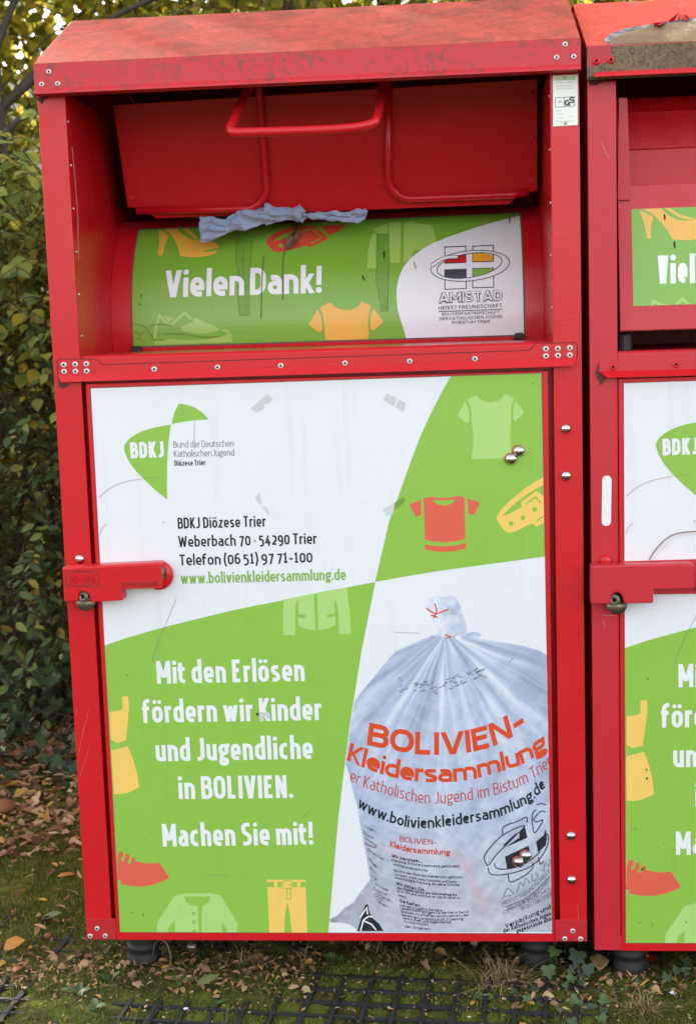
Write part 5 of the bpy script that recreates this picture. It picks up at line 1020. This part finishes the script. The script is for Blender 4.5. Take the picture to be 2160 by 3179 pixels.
class Foliage:
    def __init__(s, geos, mat): s.g = geos; s.mat = mat; s.rec = []
    def add(s, p, M, sc): s.rec.append((Vector(p), M, sc, random.randrange(len(s.g))))
    def build(s, parent, singles=0, name='foliage', hide_right=True):
        order = []
        if singles:
            for i, (p, M, sc, g) in enumerate(s.rec):
                q = in_frame(p)
                if q and (not hide_right or q[0] < 285 or q[1] < 30): order.append((p.y, i))
            order.sort(); chosen = {i for _, i in order[:singles]}
            ms = []
            for v, f in s.g: mb = MB(); mb.add(v, f); ms.append(mb.mesh('leaf', s.mat, True))
        else: chosen = set()
        m = MB()
        for i, (p, M, sc, g) in enumerate(s.rec):
            if i in chosen:
                o = bpy.data.objects.new('leaf', ms[g]); COL.objects.link(o); o.parent = parent
                o.matrix_local = Matrix.Translation(p - parent.location) @ M.to_4x4() @ Matrix.Scale(sc, 4)
            else:
                v, f = s.g[g]; m.add([p + M @ (q * sc) for q in v], f)
        if m.v:
            o = m.build(name, s.mat, parent, True); o['kind'] = 'stuff'
def rv(a=1.0): return Vector((random.gauss(0, a), random.gauss(0, a), random.gauss(0, a)))
def bark_mat(name, c0, c1, sc=24):
    k = NT(name); v = k.coord((1, 1, .22), 'World'); a = k.noise(v, sc, 8, .7, .8); b = k.noise(k.coord(kind='World'), 5, 4, .6)
    c = k.mix(a, c0, c1); c = k.mix(k.math('MULTIPLY', k.ramp(b, W01(.5, .7)), .4), c, srgb(84, 92, 58))
    k.set(**{'Base Color': c, 'Roughness': .95, 'Specular IOR Level': .2}); k.bump(a, .9, .02); return k.m
TWIG = bark_mat('twig_bark', srgb(46, 36, 28), srgb(104, 86, 66), 60); BARK = bark_mat('tree_bark', srgb(58, 50, 40), srgb(136, 118, 88)); BARKD = bark_mat('dark_tree_bark', srgb(40, 36, 32), srgb(96, 88, 78))
L_PALE = leaf_mat('pale_hornbeam_leaf', [(0, srgb(128, 148, 68)), (.35, srgb(154, 170, 80)), (.65, srgb(172, 180, 84)), (.86, srgb(192, 184, 74)), (1, srgb(216, 180, 60))], .45, .65)
L_DARK = leaf_mat('dark_privet_leaf', [(0, srgb(68, 94, 60)), (.4, srgb(92, 120, 70)), (.7, srgb(124, 146, 80)), (.88, srgb(160, 166, 84)), (1, srgb(206, 174, 78))], .32, .65)
L_IVY = leaf_mat('ivy_leaf', [(0, srgb(40, 64, 46)), (.6, srgb(60, 88, 60)), (1, srgb(92, 116, 72))], .12, .5)
L_YEL = leaf_mat('yellow_tree_leaf', [(0, srgb(118, 134, 50)), (.3, srgb(168, 172, 58)), (.6, srgb(206, 192, 66)), (.85, srgb(226, 200, 70)), (1, srgb(190, 144, 52))], .62)
L_DRY = leaf_mat('dry_fallen_leaf', [(0, srgb(92, 64, 46)), (.25, srgb(136, 98, 68)), (.5, srgb(176, 136, 98)), (.8, srgb(206, 174, 134)), (.92, srgb(196, 150, 84)), (1, srgb(206, 160, 62))], .12, .8)
L_WEED = leaf_mat('weed_leaf', [(0, srgb(58, 84, 40)), (.6, srgb(88, 116, 60)), (1, srgb(120, 140, 84))], .2)
L_STRAW = leaf_mat('dry_straw', [(0, srgb(120, 98, 66)), (.5, srgb(168, 144, 100)), (1, srgb(200, 180, 138))], .1, .8)
L_MOSS = leaf_mat('moss', [(0, srgb(68, 78, 28)), (.5, srgb(110, 124, 44)), (1, srgb(152, 164, 70))], .2, .8)
L_GRASS = leaf_mat('grass_blade', [(0, srgb(66, 82, 36)), (.6, srgb(94, 108, 48)), (1, srgb(150, 140, 84))], .25)

def shrub(name, label, cat, base, box, ntw, lpt, geos, mat, sc, droop, singles, bare=0, stems=9, group=None, tw=(.25, .55)):
    r = empty(name, base); tag(r, label, cat, group)
    st = MB(); x0, x1, y0, y1, z0, z1 = box
    for k in range(stems):
        bx = random.uniform(x0, x1); by = random.uniform(y0 + .2, y1); tx = bx + random.uniform(-.3, .3)
        gz = ground_z(bx, by) - .03; pts = catmull([(bx, by, gz), (bx + random.uniform(-.1, .1), by, gz + (z1 - gz) * .4), (tx, by + random.uniform(-.2, .1), gz + (z1 - gz) * .75), (tx + random.uniform(-.2, .2), by - .2, z1 - .1)], 5)
        st.tube(pts, [.014 * (1 - .8 * i / len(pts)) + .002 for i in range(len(pts))], 6)
    fo = Foliage(geos, mat)
    for k in range(ntw + bare):
        p = Vector((random.uniform(x0, x1), y0 + (y1 - y0) * random.random() ** 1.6, random.uniform(z0, z1)))
        d = (Vector((random.gauss(0, 1), random.gauss(-.5, .6), random.gauss(.25, .6)))).normalized(); L = random.uniform(*tw); c = p + d * L * .5 + Vector((0, 0, .06)); e = p + d * L + Vector((0, 0, -droop * L))
        pts = catmull([p, c, e], 5); st.tube(pts, [.0028 * (1 - .7 * i / len(pts)) for i in range(len(pts))], 4, False)
        if k >= ntw: continue
        n = random.randint(int(lpt * .6), lpt)
        for i in range(n):
            t = .15 + .85 * i / n; a = t * (len(pts) - 1); j = min(int(a), len(pts) - 2); q = pts[j].lerp(pts[j + 1], a - j); ax = (pts[j + 1] - pts[j]).normalized()
            side = ax.cross(Vector((0, 0, 1))); side = side.normalized() if side.length > .01 else Vector((1, 0, 0))
            ld = ax * .6 + side * (1 if i % 2 else -1) * .9 + rv(.25) + Vector((0, -.15, -.25))
            fo.add(q, frame(ld, Vector((0, -.55, .9)) + rv(.35), random.uniform(-.3, .3)), sc * random.uniform(.5, 1.4))
    st.build('branches', TWIG, r, True)['kind'] = 'stuff'
    fo.build(r, singles); return r
PG = [leaf_geo(1.0, .70, .22, random.uniform(.0, .25), .62, .08) for _ in range(4)]; DG = [leaf_geo(1.0, .48, .3, random.uniform(0, .2), .6) for _ in range(4)]; IG = [ivy_geo(1.0) for _ in range(4)]
random.seed(21)
shrub('hornbeam_shrub', 'shrub with broad pale green leaves, top of the hedge beside the left container', 'shrub', (-.6, 2.3, ground_z(-.6, 2.3)), (-1.9, .4, 1.85, 2.6, 1.32, 2.0), 800, 13, PG, L_PALE, .054, .25, 170)
random.seed(22)
shrub('privet_shrub', 'dark hedge shrub with small oval leaves, some yellow, and bare brown twigs', 'shrub', (-.7, 2.2, ground_z(-.7, 2.2)), (-1.9, .3, 1.75, 2.6, .12, 1.42), 820, 13, DG, L_DARK, .046, .2, 200, 460, 14)
random.seed(24)
shrub('backing_shrub', 'dense shrub with pale leaves, added behind the hedge shrubs at left to fill bright gaps', 'shrub', (-.8, 3.0, ground_z(-.8, 3.0)), (-2.6, .9, 2.6, 3.0, .4, 1.95), 560, 13, PG, L_PALE, .085, .25, 0)  # extra leaf layer added to close sky gaps and cut sun flecks
random.seed(23)
iv = empty('ivy_ground_cover', (-.7, 1.9, ground_z(-.7, 1.9))); tag(iv, 'dark green ivy creeping at the foot of the hedge', 'ivy')
fo = Foliage(IG, L_IVY); st = MB()
for k in range(1300):
    x = random.uniform(-1.9, .2); y = 1.25 + 1.05 * random.random() ** .6; z = ground_z(x, y) + random.random() ** 1.5 * (.05 + .38 * max(0, min(1, (y - 1.4) / .45)))
    fo.add((x, y, z), frame(Vector((random.gauss(0, .7), random.gauss(-.6, .5), random.gauss(-.3, .4))), Vector((0, -.5, 1)) + rv(.3)), random.uniform(.03, .062))
for k in range(60):
    x = random.uniform(-1.9, .2); y = random.uniform(1.65, 2.2); a = Vector((x, y, ground_z(x, y))); st.tube(catmull([a, a + Vector((random.uniform(-.1, .1), -.05, .12)), a + Vector((random.uniform(-.25, .25), -.1, .2))], 4), .002, 4, False)
st.build('runners', TWIG, iv, True)['kind'] = 'stuff'; fo.build(iv, 120)
# ------------------------------------------------------------------ trees
def tree(label, px, y, lean, rpx, bark, crown, nleaf, seed, name='tree'):
    random.seed(seed); b = U(px, 1600, y); gz = ground_z(b.x, y) - .05; r = empty(name, (b.x, y, gz)); tag(r, label, 'tree', 'trees behind the containers')
    R = rpx * (y + 3.04) / FPX; hgt = 6.5
    pts = catmull([(b.x, y, gz), (b.x + lean * .3 + random.uniform(-.05, .05), y, gz + 2), (b.x + lean * .7 + random.uniform(-.08, .08), y + .1, gz + 4), (b.x + lean + random.uniform(-.1, .1), y + .2, gz + hgt)], 8)
    m = MB(); m.tube(pts, [R * (1.25 if i == 0 else 1 - .55 * i / len(pts)) * random.uniform(.95, 1.05) for i in range(len(pts))], 12, mi=0)
    cx0, cx1, cy0, cy1, cz0, cz1 = crown; fo = Foliage([leaf_geo(1.0, .72, .2, random.uniform(0, .2), .62, .06) for _ in range(4)], L_YEL)
    m.build('trunk', bark, r, True)
    br = MB()
    for k in range(nleaf // 14):
        p = Vector((random.uniform(cx0, cx1), random.uniform(cy0, cy1), random.uniform(cz0, cz1)))
        clump = noise.noise(p * .9 + Vector((seed, 0, 0)))
        if clump < -.12: continue
        d = (rv() + Vector((0, 0, -.1))).normalized(); L = random.uniform(.3, .7); e = p + d * L
        br.tube([p, p + d * L * .5 + Vector((0, 0, .04)), e], .004, 4, False)
        for i in range(14):
            t = i / 13; q = p.lerp(e, t) + rv(.03)
            fo.add(q, frame(d * .5 + rv(.6) + Vector((0, 0, -.35)), Vector((0, -.3, 1)) + rv(.5)), random.uniform(.045, .085))
    for k in range(9):
        z = random.uniform(1.8, 5.2); i = int(min(len(pts) - 1, z / hgt * len(pts))); a = Vector(pts[i]); e = a + Vector((random.uniform(-1.2, 1.2), random.uniform(-.8, .6), random.uniform(.2, .9)))
        br.tube(catmull([a, a.lerp(e, .5) + Vector((0, 0, .12)), e], 4), [.02 * (1 - .08 * j) for j in range(9)], 6, False)
    br.build('branches', bark, r, True)['kind'] = 'stuff'; fo.build(r, 0, 'crown'); return r
tree('dark slender tree trunk at the left picture edge with yellow leaves', 8, 3.1, -.05, 26, BARKD, (-3.6, -.3, 4.0, 5.2, 1.9, 4.6), 9500, 31)
tree('pale barked tree, sunlit trunk just right of the dark trunk at the left edge', 62, 3.7, -.12, 42, BARK, (-2.6, .6, 4.3, 5.6, 1.9, 4.8), 9000, 32)
tree('leaning grey trunk close to the left roof corner, third from the left edge', 118, 3.3, -.25, 24, BARKD, (-1.6, 1.2, 4.0, 5.0, 2.2, 4.6), 9000, 33)
tree('tree with yellow leaves behind the middle of the left roof', 900, 4.4, .2, 40, BARK, (-.4, 3.0, 3.2, 5.0, 2.5, 5.0), 8000, 34)
tree('tree with yellow leaves far behind the gap between the two roofs', 1900, 4.9, -.1, 40, BARKD, (1.2, 4.4, 3.4, 5.6, 2.5, 5.2), 5200, 35)
def wood():
    random.seed(40); fo = Foliage([leaf_geo(1.0, .72, .2, .1, .62) for _ in range(3)], L_YEL); m = MB()
    for k in range(28000):
        p = Vector((random.uniform(-9, 9), random.uniform(5.6, 9.5), random.uniform(1.0, 6.4)))
        if noise.noise(p * .7) < -.22: continue
        fo.add(p, frame(rv(), rv()), random.uniform(.09, .2))
    for k in range(16):
        x = random.uniform(-9, 9); y = random.uniform(6, 9); m.tube([(x, y, ground_z(x, y)), (x + random.uniform(-.2, .2), y, 6.5)], [.10, .05], 7)
    r = empty('far_wood', (0, 7.5, ground_z(0, 7.5))); tag(r, 'mass of yellow green autumn wood far behind the containers', 'wood', kind='stuff'); m.build('trunks', BARKD, r, True)['kind'] = 'stuff'; fo.build(r, 0)
wood()

# ================================================================== GROUND COVER
PV = rad(-5); PO = Vector((.529, .055)); ex = Vector((math.cos(PV), math.sin(PV))); ey = Vector((-math.sin(PV), math.cos(PV)))
PX_, PY_ = .0665, .0625
def to_pav(x, y): d = Vector((x, y)) - PO; return d.dot(ex) / PX_, d.dot(ey) / PY_
def smooth(a, b, x): t = max(0, min(1, (x - a) / (b - a))); return t * t * (3 - 2 * t)
def moss_z(x, y):
    n = fbm(x, y, 7.0); n2 = fbm(x + 9, y, 2.5)
    open_ = smooth(.40, .56, x + .06 * n2) * (1 - smooth(1.06, 1.22, x)) * (1 - smooth(.02, .10, y)) # where the grid lies bare
    left = smooth(-.10, -.16, x) * (1 - smooth(-.02, .06, y)); open_ = max(open_, left, smooth(.02, .22, x) * (1 - smooth(-.11, -.05, y)) * (1 - smooth(1.06, 1.22, x)))
    a, b = to_pav(x, y); fa = a - math.floor(a) - .5; fb = b - math.floor(b) - .5; dome = (1 - (2 * fa) ** 4) * (1 - (2 * fb) ** 4)
    z = GZ + .004 * n2 + open_ * (-.002 + .0085 * dome + .006 * n) + (1 - open_) * (.016 + .007 * n + .006 * n2)
    if y > .06: z += -.006 * smooth(.06, .14, y) * (1 - smooth(.3, .6, y) * smooth(.15, -.1, x))
    if y > .35: z = max(z, ground_z(x, y) + .004)
    return z
def moss_mat():
    k = NT('moss_carpet'); v = k.coord(kind='World'); a = k.noise(v, 9, 6, .65, .3); b = k.noise(v, 240, 5, .75); c = k.noise(v, 40, 6, .7)
    col = k.ramp(a, [(.34, srgb(64, 58, 36)), (.46, srgb(92, 98, 40)), (.60, srgb(120, 132, 50))])
    col = k.mix(k.math('MULTIPLY', k.ramp(c, W01(.5, .62)), .7), col, srgb(62, 48, 34)); col = k.mix(k.math('MULTIPLY', b, .5), col, srgb(34, 32, 18))
    k.set(**{'Base Color': col, 'Roughness': .95, 'Specular IOR Level': .15}); k.bump(b, 1.0, .006); return k.m
g = grid_sheet('moss', -1.2, 2.1, -.42, 1.5, .0115, lambda x, y: moss_z(x, y) + .0045 * noise.noise(Vector((x * 38, y * 38, 1))) + .0025 * noise.noise(Vector((x * 90, y * 90, 5))), moss_mat()); tag(g, 'green moss and soil filling the paver cells', 'moss', kind='stuff')
PLAST = simple('black_plastic_grid', (.030, .031, .033), .6, var=.4, scale=50, bump=.3)
paving = empty('paving', (PO.x, PO.y, GZ + .0035)); paving['kind'] = 'structure'; paving['label'] = 'black plastic grass grid pavers in front of the containers'
tm = MB(); nC = 5; bw = .0042; h0, h1 = -.02, .0075
for i in range(nC + 1):
    off = .0025 if i == 0 else (-.0025 if i == nC else 0)
    tm.box(i * PX_ - bw + off, i * PX_ + bw + off, .0005, nC * PY_ - .0005, h0, h1)
for j in range(nC + 1):
    off = .0025 if j == 0 else (-.0025 if j == nC else 0)
    tm.box(.0005, nC * PX_ - .0005, j * PY_ - bw + off, j * PY_ + bw + off, h0 - .0005, h1 - .0008)
for i in range(nC + 1):
    for j in range(nC + 1): tm.box(i * PX_ - .0065, i * PX_ + .0065, j * PY_ - .0065, j * PY_ + .0065, h0 - .001, h1 + .0012)
tme = tm.mesh('paver', PLAST)
for i in range(-5, 6):
    for j in range(-3, 1):
        if not(-.9 < PO.x + i * PX_ * 5 < 2.3): continue
        o = bpy.data.objects.new('paver', tme); COL.objects.link(o); o.parent = paving
        p = ex * (i * PX_ * nC) + ey * ((j - 0) * PY_ * nC); o.location = (p.x, p.y, random.uniform(-.0012, .0012)); o.rotation_euler = (random.gauss(0, .003), random.gauss(0, .003), PV)
random.seed(50)
bl = MB()
for k in range(150000):
    if k % 5 < 3: x = random.uniform(-.35, 1.75); y = random.uniform(-.30, .16); big = 1.0
    else: x = random.uniform(-.85, .08); y = random.uniform(-.05, 1.15); big = 1.7
    n = fbm(x, y, 9.0)
    if n < -.18 + random.uniform(-.15, .15): continue
    z = moss_z(x, y) - .002; hgt = random.uniform(.003, .0095) * big; a = random.uniform(0, 6.28); dx, dy = math.cos(a) * .0012 * big, math.sin(a) * .0012 * big; lx, ly = random.gauss(0, .003), random.gauss(0, .003)
    bl.add([(x - dx, y - dy, z), (x + dx, y + dy, z), (x + lx, y + ly, z + hgt)], [(0, 1, 2)])
tag(bl.build('moss_tips', L_MOSS), 'fine tips of green moss over the pavers', 'moss', kind='stuff')
def blade(mb, p, d, L, w_, bend):
    d = Vector(d).normalized(); s_ = d.cross(Vector((0, 0, 1))); s_ = s_.normalized() if s_.length > .01 else Vector((1, 0, 0)); pts = []; p = Vector(p); n = 5
    for i in range(n + 1):
        t = i / n; c = p + d * L * t + Vector((bend[0] * t * t, bend[1] * t * t, -bend[2] * t * t)) * L; ww = w_ * (1 - t) ** .6; pts += [c - s_ * ww, c + s_ * ww]
    mb.add(pts, [(2 * i, 2 * i + 1, 2 * i + 3, 2 * i + 2) for i in range(n)])
gb = MB()
for k in range(5200):
    if k % 3: x = random.uniform(-.4, .45); y = random.uniform(-.28, .25)
    else: x = random.uniform(-1.2, .05); y = random.uniform(.1, 1.6)
    if fbm(x + 4, y, 6) < .02: continue
    blade(gb, (x, y, moss_z(x, y) - .003), (random.gauss(0, .5), random.gauss(0, .5), 1), random.uniform(.015, .05), .0009, (random.gauss(0, .4), random.gauss(0, .4), random.uniform(0, .5)))
tag(gb.build('grass', L_GRASS), 'sparse thin grass growing through the moss at lower left', 'grass', kind='stuff')
def tuft(label, px, n, L, spread, seed, up=1.0, mat=None):
    random.seed(seed); c = UZ(*px, GZ); m = MB()
    for k in range(n):
        a = random.uniform(0, 6.28); r = random.random() ** .7 * spread; x, y = c.x + math.cos(a) * r, c.y + math.sin(a) * r * .6
        d = Vector((math.cos(a) * r / spread * .9 + random.gauss(0, .35), math.sin(a) * r / spread * .6 + random.gauss(-.1, .3), up * random.uniform(.5, 1.2)))
        blade(m, (x, y, moss_z(x, y) - .004), d, L * random.uniform(.45, 1.15), random.uniform(.0006, .0013), (random.gauss(0, .4), random.gauss(0, .3), random.uniform(.1, .9)))
    o = m.build('grass_tuft', mat or L_STRAW); o2 = tag(o, label, 'grass', 'dry grass tufts under the containers'); return o2
tuft('dry straw coloured grass tuft beside the left black foot', (770, 3020), 110, .075, .05, 61)
tuft('tall dry grass tuft under the right part of the left container', (1545, 3055), 260, .105, .07, 62)
tuft('low brown grass tuft under the middle of the left container', (940, 3000), 150, .055, .07, 63, .6)
tuft('dry grass clump at the lower right picture corner', (1990, 3150), 170, .060, .05, 64, .5)
tuft('brown withered grass in the shade under the container near its centre', (1240, 2985), 200, .06, .10, 65, .6)
m = MB(); m.tube(catmull([UZ(470, 2990, GZ + .01), U(485, 2925, .02), U(515, 2925, .0), U(530, 2965, -.01), U(535, 3000, -.02), UZ(600, 3022, GZ + .02), UZ(680, 3028, GZ + .018), UZ(720, 3045, GZ + .016)], 6), .0014, 5); tag(m.build('dry_stalk', L_STRAW, None, True), 'long pale bent grass stalk lying in front of the left black foot', 'stalk')
# ---- withered undergrowth added, dark brown, to block light below the containers
random.seed(67); ug = MB()
for k in range(5200):
    x = random.uniform(-.02, 2.1); y = random.uniform(.10, .55)
    if .02 < x < .23 and y < .16: continue
    blade(ug, (x, y, moss_z(x, y) - .004), (random.gauss(0, .8), random.gauss(-.2, .5), random.uniform(.3, 1)), random.uniform(.03, .085), random.uniform(.0007, .0014), (random.gauss(0, .5), random.gauss(0, .4), random.uniform(.1, .9)))
tag(ug.build('undergrowth', leaf_mat('shade_grass_brown', [(0, srgb(58, 44, 32)), (.6, srgb(88, 68, 46)), (1, srgb(124, 100, 68))], .1, .9)), 'withered brown undergrowth added to deepen the shade below the containers', 'grass', kind='stuff')
# ---- leaf litter
random.seed(70)
LG = [leaf_geo(1.0, random.uniform(.20, .42), random.uniform(.3, .9), random.uniform(-.5, .6), .6, .15) for _ in range(8)] + [leaf_geo(1.0, .7, .4, .3, .6, .2) for _ in range(3)]
lit = MB()
def litter(n, fx, fy, sc, keep=1.0, lift=.004):
    for k in range(n):
        x, y = fx(), fy()
        if random.random() > keep: continue
        v, f = random.choice(LG); M = frame(Vector((random.gauss(0, 1), random.gauss(0, 1), random.gauss(0, .25))), Vector((random.gauss(0, .35), random.gauss(-.1, .35), 1)), random.uniform(-.5, .5)); s_ = sc * random.uniform(.6, 1.3); z = max(moss_z(x, y), ground_z(x, y)) + random.random() * .012 + lift
        lit.add([Vector((x, y, z)) + M @ (q * s_) for q in v], f)
U_ = random.uniform
litter(2600, lambda: U_(-.5, 1.7), lambda: random.gauss(.02, .13), .009, lift=.001)
litter(4200, lambda: U_(-1.7, .0), lambda: U_(.75, 2.1), .040)
litter(330, lambda: U_(-1.2, .05), lambda: U_(.1, .9), .032)
litter(520, lambda: U_(-.25, .52), lambda: random.gauss(.055, .05), .020)
litter(60, lambda: U_(.5, 1.1), lambda: U_(.08, .3), .026)
litter(150, lambda: U_(.98, 1.5), lambda: random.gauss(.01, .06), .021)
litter(40, lambda: U_(-.3, 1.6), lambda: U_(-.26, .0), .020)
litter(300, lambda: U_(.1, 1.9), lambda: U_(.2, 1.0), .03)
tag(lit.build('leaf_litter', L_DRY, None, True), 'brown fallen leaves and maple keys covering the ground', 'leaves', kind='stuff')
# ---- single fallen leaves that stand out
def fallen(label, px, size, wid, col, yaw, seed, z=.012, tilt=.3, broad=False, name='fallen_leaf'):
    random.seed(seed); c = UZ(*px, GZ); zz = max(moss_z(c.x, c.y), ground_z(c.x, c.y)) + z; c = UZ(*px, zz)
    v, f = leaf_geo(size, size * wid, .5, random.uniform(-.3, .4), .62, .15); M = frame(Vector((math.cos(yaw), math.sin(yaw), .12)), Vector((random.gauss(0, .2), -tilt, 1)))
    m = MB(); m.add([c + M @ (q - Vector((0, size / 2, 0))) for q in v], f); o = m.build(name, brown_leaf_mat('leaf_colour', srgb(*[int(x * .72) for x in col]), srgb(*col)), None, True); s_ = o.modifiers.new('thick', 'SOLIDIFY'); s_.thickness = .0006
    tag(o, label, 'leaf', 'fallen leaves')
fallen('large crumpled orange brown leaf on moss left of the container, low in the picture', (48, 2938), .055, .85, (196, 134, 48), .4, 1)
fallen('rust brown curled leaf standing in the moss below the orange leaf', (60, 3000), .052, .5, (172, 108, 58), 1.4, 2, .02)
fallen('long green leaf lying on moss beside the lower left post', (165, 2845), .055, .4, (112, 128, 78), .3, 3)
fallen('grey green long leaf on the moss directly in front of the left foot', (648, 3045), .055, .5, (112, 126, 72), .5, 4, .016)
fallen('orange leaf lying at the edge of the pavers under the container', (935, 3013), .034, .7, (166, 112, 48), 1.1, 5)
fallen('pinkish tan maple key in front of the left black foot', (425, 3050), .042, .55, (196, 158, 124), 2.0, 6, .014)
fallen('yellow leaf near the top of the brown litter at the left edge', (30, 2436), .055, .5, (206, 166, 52), .2, 7, .02)
fallen('big pale brown leaf standing between the ivy under the container gap', (1858, 2990), .06, .7, (158, 126, 84), 1.5, 8, .03, .9)
fallen('tan leaf lying on the paver cell right of the container middle', (912, 3065), .026, .55, (190, 160, 120), .2, 9)
fallen('long ochre leaf on the litter beside the left post', (208, 2715), .05, .35, (190, 130, 50), .25, 10)
fallen('brown leaf with pointed ends below the tall grass tuft', (1600, 3120), .034, .4, (158, 116, 88), 1.0, 11)
def mushroom(label, px, r, seed):
    c = UZ(*px, GZ); z0 = max(moss_z(c.x, c.y), ground_z(c.x, c.y)); e = empty('mushroom', (c.x, c.y, z0)); tag(e, label, 'mushroom')
    MB().lathe([(r * .25, -.01), (r * .22, r * .8)], (c.x, c.y, z0), (0, 0, 1), 10).build('stem', simple('mushroom_stem', srgb(170, 140, 110), .7), e, True)
    MB().lathe([(r * .2, r * .5), (r * .9, r * .45), (r, r * .6), (r * .8, r * 1.0), (r * .4, r * 1.25), (.0001, r * 1.3)], (c.x, c.y, z0), (.1, -.15, 1), 16).build('cap', brown_leaf_mat('mushroom_cap', srgb(104, 62, 38), srgb(150, 96, 60)), e, True)
mushroom('small round brown mushroom cap in the moss left of the container', (152, 2922), .011, 1)
mushroom('larger brown mushroom cap among the dry leaves at the left edge', (16, 2545), .035, 2)
# ---- weeds, ivy and scraps by the feet
def weed(label, px, n, L, wid, seed, up=.5, mat=L_WEED, geo=None):
    random.seed(seed); c = UZ(*px, GZ); z0 = moss_z(c.x, c.y) - .002; e = empty('weed', (c.x, c.y, z0)); tag(e, label, 'weed', 'small weeds between the pavers')
    MB().tube([(c.x, c.y, z0 - .005), (c.x, c.y, z0 + .006)], .002, 5).build('stem', mat, e)
    for k in range(n):
        a = 6.28 * k / n + random.uniform(-.4, .4); v, f = leaf_geo(L * random.uniform(.7, 1.2), L * wid, .3, .2, .75); M = frame(Vector((math.cos(a), math.sin(a) * .8, random.uniform(.1, up))), Vector((0, -.2, 1)))
        m = MB(); m.add([Vector((c.x, c.y, z0 + .006)) + M @ q for q in v], f); m.build('leaf', mat, e, True)
for i, (lb, px, n, L, wd, up) in enumerate((('green broad leaved weed at the bottom edge below the left foot', (300, 3150), 4, .028, .6, .5), ('small weed with long leaves left of the black foot', (245, 3105), 5, .036, .42, .8), ('upright weed leaf on the moss below the left foot', (348, 3070), 2, .036, .5, 1.6), ('flat weed rosette in front of the left foot, lower left of the grey leaf', (568, 3072), 4, .032, .55, .4), ('weed with three leaves near the pavers under the door centre', (672, 3130), 4, .026, .5, .7), ('dark green weed growing by the grass under the container', (735, 3032), 5, .034, .45, .9), ('weed with round leaves beside the ivy stem on the pavers', (1505, 3110), 3, .032, .7, .6), ('grey green weed at the right picture edge under the second container', (2105, 3060), 6, .04, .4, 1.2), ('small leafy weed left of the lower left bracket', (165, 3020), 4, .028, .55, .8), ('dark leaved weed at the end of the pavers near the door centre', (1030, 3005), 4, .036, .55, 1.0))): weed(lb, px, n, L, wd, 80 + i, up)
def ivy_plant(label, spots, seed):
    random.seed(seed); b = UZ(1760, 3080, GZ); e = empty('ivy_plant', (b.x, b.y, GZ)); tag(e, label, 'ivy')
    gs = []
    for k in range(4): v, f = ivy_geo(1.0); mm = MB(); mm.add(v, f); gs.append(mm.mesh('leaf', L_IVY, True))
    prev = None; st = MB()
    for x, y, r in spots:
        px, py = 1080 + x / 1.462, 2800 + y / 1.462; dz = max(.006, (3040 - py) * .00055 + random.uniform(0, .02)); c = UZ(px, py, GZ + .012 + dz)
        if c.y > .10: c = U(px, py, .02)
        o = bpy.data.objects.new('leaf', random.choice(gs)); COL.objects.link(o); o.parent = e; sz = r * 2.0 / 1.462 * 3.0 / FPX
        M = frame(Vector((random.gauss(0, .5), random.gauss(-.6, .3), random.gauss(-.5, .3))), Vector((random.gauss(0, .2), -.75, .8))); o.matrix_local = Matrix.Translation(c - e.location) @ M.to_4x4() @ Matrix.Scale(sz, 4)
        g0 = Vector((c.x + random.uniform(-.02, .02), c.y + .015, moss_z(c.x, c.y) - .004)); st.tube([g0, c.lerp(g0, .5) + Vector((.004, 0, 0)), c], .0011, 5, False)
    st.build('stems', TWIG, e, True)['kind'] = 'stuff'
ivy_plant('dark green ivy growing up between the two containers', ((945, 215, 36), (1042, 225, 46), (905, 290, 38), (925, 255, 26), (1085, 285, 36), (1020, 335, 28), (1062, 305, 32), (1045, 440, 40), (1180, 440, 46), (1140, 515, 30), (850, 385, 22), (810, 425, 22), (755, 395, 18), (1140, 400, 26), (960, 480, 18), (1010, 530, 26), (1110, 465, 24), (1055, 355, 24), (1000, 300, 22), (875, 460, 18), (1220, 405, 20), (980, 370, 18), (1075, 470, 22), (1160, 480, 24)), 91)
ivy_plant('ivy leaves in the shade under the second container', ((1360, 395, 34), (1450, 330, 26), (1460, 395, 30), (1300, 360, 22), (1540, 265, 24), (1490, 300, 22), (1405, 350, 22), (1530, 300, 20), (1250, 390, 20), (1330, 420, 18)), 92)
def scrap(label, px, s_):
    c = UZ(*px, GZ + .014); random.seed(int(px[0])); m = MB(); pts = [c + Vector((math.cos(a * .9) * s_ * random.uniform(.5, 1.2), math.sin(a * .9) * s_ * random.uniform(.4, .8), random.uniform(0, s_ * .8))) for a in range(7)]; n = len(pts); cc = sum(pts, Vector((0, 0, 0))) / n + Vector((0, 0, s_ * .5)); bb = cc - Vector((0, 0, s_ * .9))
    m.add(pts + [cc, bb], [(i, (i + 1) % n, n) for i in range(n)] + [((i + 1) % n, i, n + 1) for i in range(n)]); tag(m.build('paper_scrap', simple('white_scrap', srgb(224, 228, 232), .7)), label, 'litter', 'white scraps on the ground')
scrap('crumpled white scrap at the right under the second container', (2090, 3088), .011); scrap('tiny white scrap on the pavers left of the middle', (578, 3133), .006); scrap('tiny white fleck on a moss cell right of the middle', (1457, 3160), .004)
